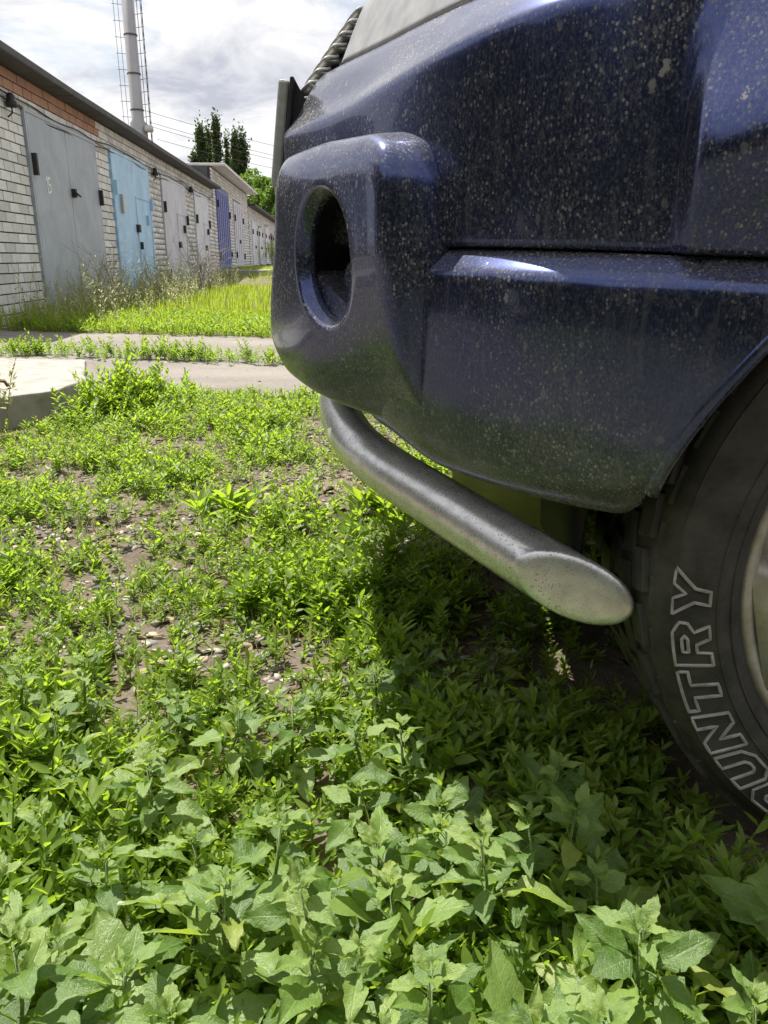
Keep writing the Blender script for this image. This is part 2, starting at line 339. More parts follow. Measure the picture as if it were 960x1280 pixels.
# ------------------------------------------------------------------ ground and road
RS = 0.266                                               # road lines: y + RS*x = c
def cval(x, y): return y + RS * x
def tz(x, y):
    c = y + RS * x
    bumps = (fbm(x, y, 1.7) * 0.018 + fbm(x, y, 7.0, 3.0) * 0.006) * (1 - float(smooth01(3.3, 3.7, c)) * (1 - float(smooth01(6.9, 7.4, c))))
    bumps *= 1 - float(smooth01(25, 60, y))
    far = 0.30 * float(smooth01(20.5, 24.5, y))
    return bumps + far
def axis(a, b, fine, lo, hi):
    xs = list(np.arange(a, b + 1e-6, fine)); st = fine; x = b
    while x < hi: st *= 1.28; x += st; xs.append(x)
    st = fine; x = a
    while x > lo: st *= 1.28; x -= st; xs.insert(0, x)
    return xs
gx = axis(-3.6, 2.2, 0.06, -420, 420); gy = axis(0.2, 8.2, 0.06, -300, 700)
gv = [(x, y, tz(x, y)) for y in gy for x in gx]; nx = len(gx)
ii = np.arange((len(gy) - 1) * (nx - 1)); r_ = ii // (nx - 1); c_ = ii % (nx - 1); a_ = r_ * nx + c_
ground = link('ground', mesh_np('ground', gv, [np.stack([a_, a_ + 1, a_ + nx + 1, a_ + nx], 1)], M['soil'], True)); tag(ground, kind='structure')
rx = np.concatenate([np.arange(-40, -5, 1.0), np.arange(-5, 4, 0.12), np.arange(4, 60, 1.0)])
def road_strip(name, c0, c1, seed):
    vs = []; k = 7
    for x in rx:
        e0 = c0 + 0.10 * fbm(x, seed, 1.3) + 0.05 * fbm(x, seed, 6); e1 = c1 + 0.10 * fbm(x, seed + 9, 1.3) + 0.05 * fbm(x, seed + 9, 6)
        for j in range(k + 1):
            c = e0 + (e1 - e0) * j / k; z = 0.006 + 0.02 * abs(j / k - 0.5) * fbm(x, c, 1.2, 5) * 0.4
            vs.append((x, c - RS * x, max(z, 0.004)))
    n = k + 1; q = [(i * n + j, (i + 1) * n + j, (i + 1) * n + j + 1, i * n + j + 1) for i in range(len(rx) - 1) for j in range(k)]
    o = link(name, mesh_np(name, vs, [np.array(q)], M['road'], True)); tag(o, kind='structure')
road_strip('road', 3.74, 6.60, 2.0)

# ------------------------------------------------------------------ garages
WD = Vector((-0.068, 1, 0)).normalized(); WN = Vector((WD.y, -WD.x, 0))
W0 = Vector((-3.2, 0, 0))                                # wall line passes here
def WP(u, o, z): return W0 + WD * u + WN * o + Vector((0, 0, z))
WROT = math.atan2(WD.y, WD.x)                            # local x runs along the wall, local -y is the face
BL, BH, BJ = 0.25, 0.085, 0.013
brick_me = MB().box((0, 0, 0), (BL, 0.05, BH)); tmp = brick_me.build('brick', M['brick']); BRICK = tmp.data; bpy.data.objects.remove(tmp)
BRICK.attributes.new('rnd', 'FLOAT', 'POINT')
tmp = MB().box((0, 0, 0), (BL, 0.05, BH)).build('brick', M['redbrick']); REDBRICK = tmp.data; bpy.data.objects.remove(tmp)
tmp = MB().box((0, 0, 0), (BL / 2 - 0.005, 0.05, BH)).build('brick', M['brick']); HALF = tmp.data; bpy.data.objects.remove(tmp)
BOXV = np.array([(sx, sy, sz) for sx in (-.5, .5) for sy in (-.5, .5) for sz in (-.5, .5)]); BOXF = np.array([(0, 1, 3, 2), (4, 6, 7, 5), (0, 4, 5, 1), (2, 3, 7, 6), (0, 2, 6, 4), (1, 5, 7, 3)])
def gate(block, u0, u1, z0, z1, mat, marks, wicket=None, label=None, ribs=0):
    W_ = u1 - u0; um = (u0 + u1) / 2
    fr = MB()
    for a, b, c, d in ((u0, u0 + .04, z0, z1), (u1 - .04, u1, z0, z1), (u0 + .04, u1 - .04, z1 - .04, z1)):
        fr.box((0, 0, 0), (0.001, 0.001, 0.001)) if False else None
        fr.box(((a + b) / 2, -0.012, (c + d) / 2), (b - a, 0.05, d - c))
    f = fr.build('garage_gate', mat, block)
    if label: f['label'] = label
    for a, b in ((u0 + .046, um - .006), (um + .006, u1 - .046)):
        lf = MB().box(((a + b) / 2, -0.018, (z0 + z1) / 2 - .02), (b - a, 0.04, z1 - z0 - .05)); lf.build('gate_leaf', mat, f, bevel=0.004)
        for k in range(ribs):
            uu = a + (b - a) * (k + .5) / ribs
            MB().box((uu, -0.046, (z0 + z1) / 2), (0.05, 0.016, z1 - z0 - .25)).build('gate_rib', mat, f)
    if wicket:
        wa, wb, wz = wicket
        wk = MB()
        for (x0, x1, y0, y1) in ((wa, wa + .02, z0 + .1, wz), (wb - .02, wb, z0 + .1, wz), (wa + .02, wb - .02, wz - .02, wz)):
            wk.box(((x0 + x1) / 2, -0.044, (y0 + y1) / 2), (x1 - x0, 0.012, y1 - y0))
        wk.build('wicket_frame', mat, f)
    for (uu, zz_, ww, hh, kind) in marks:
        b = MB().box((uu, -0.062, zz_), (ww, 0.05, hh))
        if kind == 'lock': b.tube([(uu - .05, -0.10, zz_), (uu + .12, -0.10, zz_ - .03)], 0.012)
        b.build({'hinge': 'hinge', 'lock': 'bolt', 'pad': 'padlock', 'bluehinge': 'hinge', 'vent': 'vent_plate'}[kind], mat if kind in ('bluehinge',) else (M['plate'] if kind == 'vent' else M['iron']), f)
    return f
def garage_block(label, ua, ub, zb, zt, gates, roof, n_single=0, single_range=(0, 0), red_to=None, min_len=0.0):
    """wall local frame: x = along, y = into the wall (face at y=0), z = up"""
    o = empty('garage_block', W0, WROT, label, 'garages', 'brick garage blocks')
    MB().box(((ua + ub) / 2, 2.62, (zt + zb) / 2 - .4), (ub - ua, 5.2, zt - zb + .8)).build('mortar_wall', M['mortar'], o)
    big = []; rest = []; red = []
    pitch = BH + BJ; n = int((zt - zb) / pitch)
    for r in range(n):
        z = zb + (r + .5) * pitch; u = ua + (0.13 if r % 2 else 0.0)
        if r % 2: pieces = [(ua + .06, BL / 2 - .005)]
        else: pieces = []
        while u + BL < ub: pieces.append((u + BL / 2, BL)); u += BL + BJ
        for uc, ln in pieces:
            lo, hi = uc - ln / 2, uc + ln / 2; cut = False
            for (g0, g1, gz0, gz1) in gates:
                if z < gz1 + .02 and hi > g0 and lo < g1:
                    if lo < g0 - .04: hi = g0 - .006
                    elif hi > g1 + .04: lo = g1 + .006
                    else: cut = True
            if cut or hi - lo < .03: continue
            isred = red_to and uc < red_to - 0.06 * (n - r) and r >= n - 2
            (red if isred else rest).append(((lo + hi) / 2, z, hi - lo))
    # the nearest, largest ones become parts of their own
    if n_single:
        rest.sort(key=lambda b: (not (single_range[0] < b[0] < single_range[1] and b[1] > 0.35), b[0]))
        big, rest = rest[:n_single], rest[n_single:]
    for uc, z, ln in big:
        link('brick', BRICK, o, (uc + random.uniform(-.002, .002), 0.020 + random.uniform(-.004, .003), z), (random.uniform(-.01, .01), random.uniform(-.006, .006), random.uniform(-.008, .008)), (ln / BL, 1, 1))
    vis_red = [b for b in red if b[0] > 6.6]
    for uc, z, ln in vis_red:
        link('brick', REDBRICK, o, (uc, 0.016 + random.uniform(-.006, .003), z), (random.uniform(-.01, .01), random.uniform(-.01, .01), 0), (ln / BL, 1, 1))
    def joined(lst, name, mat):
        if not lst: return
        a = np.array(lst); m = len(a)
        v = np.repeat(BOXV[None], m, 0) * np.stack([a[:, 2], np.full(m, .05), np.full(m, BH)], 1)[:, None]
        v += np.stack([a[:, 0], 0.020 + rng.uniform(-.004, .003, m), a[:, 1]], 1)[:, None]
        f = (BOXF[None] + (np.arange(m) * 8)[:, None, None]).reshape(-1, 4)
        b = link(name, mesh_np(name, v.reshape(-1, 3), [f], mat, False, {'rnd': np.repeat(rng.random(m), 8)}), o); b['kind'] = 'stuff'
    joined(rest, 'brickwork', M['brick']); joined([b for b in red if b[0] <= 6.6], 'red_brickwork', M['redbrick'])
    roof(o); return o
G1 = [(9.15, 11.80, -.05, 2.17), (12.60, 15.15, -.05, 2.19), (16.3, 18.9, -.05, 2.17), (20.2, 22.4, -.05, 2.17)]
def roof1(o):
    for i in range(6):
        a, b = 7.6 + i * 2.69, 7.6 + (i + 1) * 2.69
        MB().box(((a + b) / 2, 2.5, 2.515), (b - a - .006, 5.5, 0.075), Matrix.Rotation(R(0.25 * (-1) ** i), 3, 'Y')).build('roof_edge', M['felt'], o, bevel=0.012)
    for u, z in ((8.2, 2.12), (15.75, 2.13), (19.3, 2.13)):
        pass
b1 = garage_block('long white brick garage block with red brick band and gates, nearest on the left', 7.7, 23.6, -.08, 2.47, G1, roof1, 292, (7.2, 9.4), red_to=12.2)
gate(b1, *G1[0], M['g_grey'], [(9.23, 1.62, .05, .22, 'hinge'), (11.76, 1.45, .05, .2, 'hinge'), (10.52, 1.42, .07, .10, 'lock')], label='grey double garage gate numbered in white')
gate(b1, *G1[1], M['g_sky'], [(12.65, 1.66, .07, .2, 'bluehinge'), (15.1, 1.55, .07, .2, 'bluehinge'), (12.67, .38, .07, .22, 'bluehinge'), (15.07, .42, .07, .2, 'bluehinge'), (13.90, 1.12, .14, .12, 'pad'), (14.02, .85, .07, .12, 'pad'), (12.98, 1.45, .16, .26, 'vent'), (14.7, 1.28, .06, .16, 'bluehinge')], (13.94, 15.06, 1.62), 'sky blue double garage gate with a wicket door')
gate(b1, *G1[2], M['g_lilac'], [(16.36, 1.6, .06, .2, 'hinge'), (18.86, 1.45, .06, .2, 'hinge'), (17.72, .92, .14, .12, 'pad'), (16.36, .35, .06, .2, 'hinge'), (18.4, 1.25, .1, .16, 'pad')], (17.7, 18.7, 1.55), 'lilac grey double garage gate with a wicket door')
gate(b1, *G1[3], M['g_pale'], [(20.26, 1.55, .06, .2, 'hinge'), (22.36, 1.5, .06, .2, 'hinge'), (21.5, .9, .14, .12, 'pad'), (20.26, .4, .06, .2, 'hinge'), (22.0, 1.3, .1, .14, 'pad')], (21.4, 22.3, 1.5), 'pale grey double garage gate')
# painted house number on the grey gate
def strokes(name, segs, thick, parent, mat, org, sc):
    b = MB()
    for (x0, z0, x1, z1) in segs:
        d = Vector((x1 - x0, 0, z1 - z0)) * sc; ln = d.length; an = math.atan2(d.z, d.x)
        b.box((org[0] + (x0 + x1) / 2 * sc, org[1] + random.uniform(-.0004, .0004), org[2] + (z0 + z1) / 2 * sc), (ln + thick, 0.003, thick), Matrix.Rotation(-an, 3, 'Y'))
    return b.build(name, mat, parent)
gfr = [c for c in b1.children if c.name.startswith('garage_gate')][0]
strokes('house_number', [(0, .85, .2, 1), (.2, 1, .2, 0), (.45, 1, .85, 1), (.45, 1, .45, .55), (.45, .55, .8, .55), (.8, .55, .85, .15), (.85, .15, .42, 0)], 0.022, gfr, M['white'], (9.58, -0.041, 1.36), 0.16)
def roof2(o):
    MB().box((29.0, 2.4, 3.12), (10.6, 5.6, 0.07)).build('roof_edge', M['tin'], o, bevel=0.01)
    MB().box((23.66, 2.6, 2.86), (0.03, 5.0, 0.44)).build('gable_felt', M['felt'], o)
G2 = [(24.3, 27.2, .34, 2.62), (28.6, 31.4, .34, 2.5)]
b2 = garage_block('taller white brick garage with dark blue gate and pale tin roof edge', 23.7, 34.0, .30, 3.08, G2, roof2)
gate(b2, *G2[0], M['g_navy'], [(24.36, 2.15, .06, .2, 'hinge'), (27.14, 1.95, .06, .2, 'hinge'), (24.36, .7, .06, .2, 'hinge'), (27.14, .75, .06, .2, 'hinge')], label='dark blue ribbed double garage gate', ribs=3)
gate(b2, *G2[1], M['g_lilac'], [(28.66, 1.95, .06, .2, 'hinge'), (31.34, 1.95, .06, .2, 'hinge'), (30.0, 1.2, .14, .12, 'pad'), (28.7, .75, .06, .2, 'hinge'), (31.3, .7, .06, .2, 'hinge')], label='lilac grey garage gate of the taller block', ribs=2)
def roof3(o): MB().box((50.0, 2.4, 2.70), (31.6, 5.4, 0.09)).build('roof_edge', M['felt'], o)
G3 = [(35.2, 37.4, .34, 2.15), (38.6, 40.4, .34, 2.0), (42.6, 45.0, .34, 2.2), (46.6, 48.4, .34, 1.9), (50, 52.4, .34, 2.1)]
b3 = garage_block('low white brick garage block farthest down the row', 34.2, 66.0, .30, 2.66, G3, roof3)
for g, m in zip(G3, ('g_pale', 'g_pale', 'g_pale', 'g_brown', 'g_lilac')):
    gate(b3, *g, M[m], [(g[0] + .06, 1.7, .06, .2, 'hinge'), (g[1] - .06, 1.7, .06, .2, 'hinge'), ((g[0] + g[1]) / 2 + .1, 1.1, .14, .12, 'pad')])
# concrete landing in front of the taller block
ap = MB().box((0, 0, 0), (12.5, 1.5, 0.36)).build('concrete_landing', M['concrete'], None, bevel=0.02)
ap.location = WP(29.6, 0.76, 0.14); ap.rotation_euler.z = WROT
tag(ap, 'raised concrete landing along the foot of the taller garage block', 'landing')
# wall cables and insulators
def wall_cable(label, z0, sag, seed, ua=7.75, ub=23.4):
    pts = []; u = ua
    while u <= ub:
        t = (u - 8.2) / 5.2; s = t - math.floor(t)
        pts.append(WP(u, 0.03 + 0.01 * math.sin(u * 3 + seed), z0 - sag * 4 * s * (1 - s) + 0.012 * math.sin(u * 4.1 + seed))); u += 0.2
    o = MB().tube(pts, 0.009, 5).build('wall_cable', M['black'], None, True); tag(o, label, 'cable', 'cables under the garage eaves')
wall_cable('upper black cable sagging under the garage eaves', 2.24, 0.05, 0.3)
wall_cable('lower black cable sagging under the garage eaves', 2.19, 0.09, 2.1)
for lab, u in (('black insulator on the brick wall left of the grey gate', 8.72), ('black insulator on the brick wall above right of the sky blue gate', 15.6), ('black insulator on the brick wall between the lilac and pale gates', 19.55)):
    e = empty('wall_insulator', WP(u, 0.02, 2.16), WROT, lab, 'insulator', 'insulators under the eaves')
    MB().lathe([(0.0, -.07), (.05, -.07), (.055, -.02), (.035, 0), (.045, .03), (.02, .06), (0, .06)], 10).build('cup', M['black'], e, True, loc=(0, -.05, 0))
    MB().tube([(0, 0, -.16), (0, -.05, -.12), (0, -.05, -.05)], 0.008, 6).build('bracket', M['iron'], e)

# ------------------------------------------------------------------ chimney, poles, far things
ch = empty('chimney', (-17.6, 62, 0), 0, 'tall grey steel chimney with ladder rising behind the garages', 'chimney')
MB().lathe([(0, 0), (.58, 0), (.58, 9.8), (.43, 10.0), (.41, 30), (0, 30)], 24).build('pipe', M['steel'], ch, True)
for z in (10.6, 12.9, 15.3, 17.7, 20.1, 22.5, 25): MB().lathe([(.44, z), (.47, z), (.47, z + .1), (.44, z + .1)], 24).build('band', M['felt'], ch, True)
lad = MB()
for x, y in ((-.70, 0), (-.95, -.2)): lad.tube([(x, y, 3), (x, y, 30)], 0.016, 5)
ld = lad.build('ladder', M['iron'], ch)
for i in range(27):
    z = 3.2 + i * 1.0
    MB().tube([(-1.05, -.25, z), (-.42, 0, z)], 0.018, 5).build('rung', M['iron'], ld)
mast = MB()
for x, y in ((.60, 0), (.78, .25), (.95, -.1)): mast.tube([(x + .0, y, 3), (x, y, 30)], 0.022, 5)
for i in range(34):
    z = 3 + i * .8; mast.tube([(.45, 0, z), (1.0, -.1, z + .05)], 0.02, 5); mast.tube([(.78, .25, z), (.95, -.1, z + .75)], 0.014, 4)
mast.build('lattice_mast', M['iron'], ch)
MB().lathe([(0, 9.2), (.3, 9.2), (.34, 9.35), (.3, 9.6), (.12, 9.7), (0, 9.7)], 14, Matrix.Translation((.8, -.3, 0))).build('lamp_head', M['plate'], ch, True)
def wire(label, p0, p1, sag):
    p0, p1 = Vector(p0), Vector(p1); pts = []
    for i in range(25):
        t = i / 24; p = p0.lerp(p1, t); p.z -= sag * 4 * t * (1 - t); pts.append(p)
    o = MB().tube(pts, 0.015, 4).build('power_line', M['iron']); tag(o, label, 'power line', 'power lines behind the garages')
for i, (za, zb_) in enumerate(((10.7, 9.4), (10.1, 8.6), (9.9, 8.2), (9.2, 7.9))):
    wire(('topmost', 'second highest', 'third highest', 'lowest')[i] + ' thin power line crossing the sky behind the poplars', (-17.2, 62.3 + i, za), (14, 92 + i, zb_), 1.3)

def leaf_cloud(name, centers, size, mat, parent, flat=0.0):
    c = np.asarray(centers); m = len(c)
    a = rng.normal(size=(m, 3)); a /= np.linalg.norm(a, axis=1)[:, None]
    b = np.cross(a, rng.normal(size=(m, 3))); b /= np.linalg.norm(b, axis=1)[:, None]
    s = size * rng.uniform(.6, 1.3, m)[:, None]
    v = np.stack([c - a * s, c + b * s * .55 , c + a * s, c - b * s * .55], 1)
    v[:, 1] += np.cross(a, b) * s * .15; v[:, 3] += np.cross(a, b) * s * .15
    f = np.arange(m * 4).reshape(m, 4); f = np.concatenate([f[:, [0, 1, 2]], f[:, [0, 2, 3]]])
    return link(name, mesh_np(name, v.reshape(-1, 3), [f], mat, False, {'rnd': np.repeat(rng.random(m), 4)}), parent)
def poplar(x, y, h, r, label, z0=0.3, n=4200):
    e = empty('poplar_tree', (x, y, z0), random.random() * 6, label, 'tree', 'poplars on the skyline')
    MB().tube([(0, 0, 0), (.05, 0, h * .4), (0, 0, h * .9)], [.32, .22, .04], 7).build('trunk', M['bark'], e, True)
    nb = int(26); cl = []
    for i in range(nb):
        t = rng.uniform(.08, 1.0) ; rad = .75 * r * (math.sin(math.pi * min(1, t * .85 + .12)) ** .6) * rng.uniform(.1, .8); an = rng.uniform(0, 6.28)
        cx, cy, cz = rad * math.cos(an), rad * math.sin(an), t * h * .97
        k = n // nb; p = rng.normal(size=(k, 3)) * np.array([.24 * r, .24 * r, .055 * h]); cl.append(p + (cx, cy, cz))
    c = np.concatenate(cl); c = c[c[:, 2] > .4]
    leaf_cloud('crown', c, .17, M['poplar'], e)
def pp(px, Y): return (px - 480) / 980 / 1.095 * Y
for px, Y, h, r, lab in ((240, 92, 10.6, .74, 'leftmost poplar of the row, shortest and darkest'), (251, 92, 13.4, 1.0, 'broad poplar second from the left in the skyline row'), (261, 96, 13.8, .82, 'slim poplar third from the left in the skyline row'), (271.5, 92, 14.0, .88, 'tallest poplar in the middle of the skyline row'), (283, 97, 13.0, .66, 'thin gappy poplar right of the tallest one'), (293.5, 92, 12.6, .84, 'poplar second from the right in the skyline row'), (303, 93, 13.4, .98, 'rightmost tall poplar of the skyline row')):
    poplar(pp(px, Y), Y, h, r, lab)
def bushy(name, x, y, h, r, label, mat, n, size, group=None, z0=0.3, clumps=22, low=.25, trunk=.12):
    e = empty(name, (x, y, z0), 0, label, 'tree', group)
    tr = MB().tube([(0, 0, -.1), (.05 * r, 0, h * .35), (0, .05 * r, h * .7)], [trunk, trunk * .7, trunk * .25], 8)
    for i in range(5):
        a = i * 1.3; tr.tube([(0, 0, h * .3), (.4 * r * math.cos(a), .4 * r * math.sin(a), h * .6)], [trunk * .5, trunk * .15], 6)
    tr.build('trunk', M['bark'], e, True)
    cl = []
    for i in range(clumps):
        d = rng.normal(size=3); d /= np.linalg.norm(d); q = rng.uniform(.45, .95)
        c = d * q * np.array([r, r, h * (1 - low) / 2]) + (0, 0, h * (1 + low) / 2)
        k = n // clumps; p = rng.normal(size=(k, 3)); p /= np.linalg.norm(p, axis=1)[:, None]; p *= rng.uniform(.3, 1, (k, 1)) ** .4 * r * .34 * rng.uniform(.7, 1.2)
        cl.append(p + c)
    c = np.concatenate(cl); c = c[c[:, 2] > .05]
    leaf_cloud('crown', c, size, mat, e); return e
bushy('maple_tree', pp(338, 56), 56, 5.2, 2.2, 'bright green bushy maple at the far end of the garages', M['maple'], 3600, .20, low=.1)
bushy('maple_tree', pp(316, 62), 62, 6.6, 2.0, 'yellowish green maple between the poplars and the bright maple', M['maple'], 2600, .20, low=.1)
bushy('maple_tree', pp(326, 84), 84, 8.4, 3.6, 'pale hazy tree behind the two maples', M['maple'], 2600, .28, low=.1)
bushy('far_tree', pp(360, 90), 90, 8.0, 4.5, 'green tree far beyond the number plate', M['maple'], 2600, .3, low=.1)
bushy('far_tree', pp(430, 95), 96, 8.4, 5.0, 'green tree far beyond, hidden by the bumper', M['maple'], 2200, .3, low=.1)
fb = empty('far_building', (pp(338, 150), 150, 0), 0, 'low grey building on the skyline behind the trees', 'building')
MB().box((0, 0, 6.6), (26, 8, 13.2)).build('wall', M['concrete'], fb); MB().box((0, 0, 13.4), (27, 9, .4)).build('roof', M['felt'], fb)
for i in range(8): MB().box((-11 + i * 3, -4.02, 11), (1.4, .1, 1.6)).build('window', M['glass'], fb)
# unseen trees added behind the viewer so the side paint mirrors something dark
for i, (x, y, h, r) in enumerate(((-15.5, -7.0, 6.2, 3.0), (-11, -8.2, 5.4, 2.9), (-6.8, -8.6, 6.4, 2.9), (-2.6, -8.2, 5.6, 2.8), (1.4, -8.8, 6.6, 2.9), (5.6, -8.4, 5.5, 2.9))):
    bushy('tree', x, y, h, r, ('leftmost', 'second', 'third', 'fourth', 'fifth', 'rightmost')[i] + ' dark tree of the unseen row added behind the viewer, mirrored in the blue paint', M['darkleaf'], 5200, .30, 'unseen trees added for the car paint to mirror', 0, 30, .0, .16)

for i, (x, y, h, r) in enumerate(((-9.2, -4.6, 2.0, 1.5), (-6.4, -4.2, 1.7, 1.4), (-3.7, -4.4, 2.1, 1.5), (-1.0, -3.9, 1.8, 1.4), (1.6, -4.3, 2.0, 1.5), (4.0, -5.2, 1.8, 1.3))):  # invented low shrubs, out of view, darkening what the lower bumper mirrors
    bushy('shrub', x, y, h, r, ('leftmost', 'second', 'third', 'fourth', 'fifth', 'rightmost')[i] + ' low dark shrub added unseen behind the viewer, mirrored in the lower bumper', M['darkleaf'], 2600, .16, 'unseen shrubs added for the car paint to mirror', 0, 18, .0, .05)

for i, x in enumerate((-13, -8.8, -4.6, -.5, 3.6, 7.8)):  # second unseen tree row, added to close sky gaps in the reflection
    bushy('tree', x, -12.5, 7.4, 3.2, ('leftmost', 'second', 'third', 'fourth', 'fifth', 'rightmost')[i] + ' dark tree of the unseen rear row added behind the viewer, mirrored in the paint', M['darkleaf'], 4200, .38, 'unseen rear trees added for the car paint to mirror', 0, 26, .0, .18)

for i, (x, y, h, r) in enumerate(((-9.0, -3.2, 5.6, 2.6), (-10.5, .8, 6.4, 2.9), (-13.5, -2.6, 7.2, 3.2), (-12.5, 4.6, 6.6, 3.0))):  # trees put in out of view to darken the wing's reflection
    bushy('tree', x, y, h * .9, r, ('nearest', 'second', 'third', 'farthest')[i] + ' dark tree added unseen left of the viewer, mirrored in the front of the wing', M['darkleaf'], 4200, .30, 'unseen side trees added for the car paint to mirror', 0, 26, .0, .16)

# ------------------------------------------------------------------ concrete slab with rebar loop
sb = bmesh.new()
prof = [(-3.4, 3.02), (-1.60, 3.10), (-1.40, 3.36), (-1.38, 3.62), (-1.66, 4.40), (-3.6, 4.62)]
vs = [sb.verts.new((x, y, -.05)) for x, y in prof]; f = sb.faces.new(vs); ex = bmesh.ops.extrude_face_region(sb, geom=[f])
for v in ex['geom']:
    if isinstance(v, bmesh.types.BMVert): v.co.z = .122
bmesh.ops.recalc_face_normals(sb, faces=sb.faces); bmesh.ops.subdivide_edges(sb, edges=sb.edges, cuts=7, use_grid_fill=True)
bmesh.ops.triangulate(sb, faces=[f for f in sb.faces if len(f.verts) > 4])
for v in sb.verts:
    n = mnoise.noise_vector(v.co * 9); edge = 1.0 if v.co.z > .1 else .5
    v.co += Vector((n.x, n.y, n.z * .35)) * .013 * edge
me = bpy.data.meshes.new('slab'); sb.to_mesh(me); sb.free(); me.materials.append(M['concrete'])
slab = empty('concrete_slab', (0, 0, 0), 0, 'broken concrete slab with a rusty rebar loop at the left edge', 'slab')
o = link('slab', me, slab); m = o.modifiers.new('b', 'BEVEL'); m.width = .012; m.segments = 2; m.limit_method = 'ANGLE'; m.angle_limit = R(50)
MB().tube([(-1.95, 3.34, .10), (-1.84, 3.36, .155), (-1.72, 3.37, .165), (-1.63, 3.375, .155), (-1.60, 3.38, .10)], .008, 8).build('rebar_loop', M['rust'], slab, True)
MB().lathe([(0, .1), (.10, .1), (.085, .22), (.07, .25), (0, .25)], 9, Matrix.Translation((-1.93, 3.75, 0))).build('lifting_stub', M['concrete'], slab)

# ------------------------------------------------------------------ the car (front corner in detail)
CO = Vector((1.9, 1.53, 0)); YC = 1.53
car = empty('car', CO, 0, 'dusty dark blue off-road car with a steel tube guard, seen at its front corner', 'car')
NEG = tuple(-CO)
PLAN = [(-.190, 1.53), (-.185, 1.40), (-.160, 1.27), (-.118, 1.17), (-.060, 1.06), (-.010, .96), (.044, .865), (.100, .785), (.157, .727), (.220, .688), (.300, .662), (.420, .646), (.700, .636), (1.2, .632), (2.0, .632), (3.0, .640), (3.5, .665), (3.75, .72), (3.90, .84), (3.96, 1.05), (3.98, 1.53)]
def catmull(pts, n=24):
    P = [Vector(p) for p in pts]; P = [P[0] * 2 - P[1]] + P + [P[-1] * 2 - P[-2]]; out = []
    for i in range(1, len(P) - 2):
        for k in range(n):
            t = k / n; a, b, c, d = P[i - 1:i + 3]
            out.append(.5 * ((2 * b) + (c - a) * t + (2 * a - 5 * b + 4 * c - d) * t * t + (3 * b - a - 3 * c + d) * t ** 3))
    out.append(P[-2]); return out
_pl = np.array([tuple(p) for p in catmull(PLAN)]); _sl = np.concatenate([[0], np.cumsum(np.linalg.norm(np.diff(_pl, axis=0), axis=1))])
_tg = np.gradient(_pl, _sl, axis=0); _tg /= np.linalg.norm(_tg, axis=1)[:, None]
for _ in range(6): _tg[1:-1] = (_tg[:-2] + _tg[1:-1] * 2 + _tg[2:]) / 4
def plan(s):
    p = np.array([np.interp(s, _sl, _pl[:, 0]), np.interp(s, _sl, _pl[:, 1])]); t = np.array([np.interp(s, _sl, _tg[:, 0]), np.interp(s, _sl, _tg[:, 1])]); t /= np.linalg.norm(t)
    return p, np.array([t[1], -t[0]])
def s_at_x(x): i = np.argmax(_pl[:, 0] > x); return _sl[i - 1] + (x - _pl[i - 1, 0]) / (_pl[i, 0] - _pl[i - 1, 0]) * (_sl[i] - _sl[i - 1])
WX, WZ, WR = .618, .360, .360; WX2 = 3.08
def flare(x, z):
    """outward swelling of the wing around each wheel"""
    f = 0
    for cx in (WX, WX2):
        r = math.hypot(x - cx, z - WZ); cone = 1 - float(smooth01(.475, .60, r)); lin = max(0.0, min(1.0, (.60 - r) / .125))
        g = .5 * cone + .5 * lin
        if z > .651: edge = float(smooth01(cx - .386, cx - .366, x)) * (.25 + .75 * float(smooth01(.655, .77, z)))
        else: edge = .25 * float(smooth01(cx - .56, cx - .30, x))
        if z <= .651: g = 1 - float(smooth01(.30, .56, abs(x - cx)))
        f = max(f, g * edge if x < cx else g * (.25 if z <= .651 else .25 + .75 * float(smooth01(.655, .77, z))))
    return .072 * f
def seam(s, z): return float((-.016 + .034 * smooth01(.45, .95, s)) * smooth01(.74, .835, z) * (1 - smooth01(.86, .90, z)) + .012 * (1 - 2 * smooth01(.75, 1.45, s)) * (1 - smooth01(.02, .16, abs(z - .652))))
def skin_pt(s, inset, z, fl=True):
    p, n = plan(s); o = -inset - .040 * float(smooth01(.985, 1.10, p[1])) * (z < .66)
    if fl and p[1] < 1.0: o += flare(p[0], z) * (1 - float(smooth01(.0, .12, inset)))
    q = p + n * o; zz = z + seam(s, z)
    if z < .56 and p[0] < 1.0:
        zz += (.56 - z) / .13 * .022 * float(smooth01(.87, 1.0, p[1])) if p[1] > .8 else 0
        zz += max(0, (.53 - z) / .10) * .030 * float(smooth01(.20, .31, p[0]))
    return (q[0], q[1], zz)
def resample(prof, step):
    P = [Vector((a, b)) for a, b in prof]; c = catmull([(a, b) for a, b in prof], 10); c = np.array([tuple(v) for v in c])
    d = np.concatenate([[0], np.cumsum(np.linalg.norm(np.diff(c, axis=0), axis=1))]); k = max(2, int(d[-1] / step)); t = np.linspace(0, d[-1], k + 1)
    return list(zip(np.interp(t, d, c[:, 0]), np.interp(t, d, c[:, 1])))
ARCH = .390
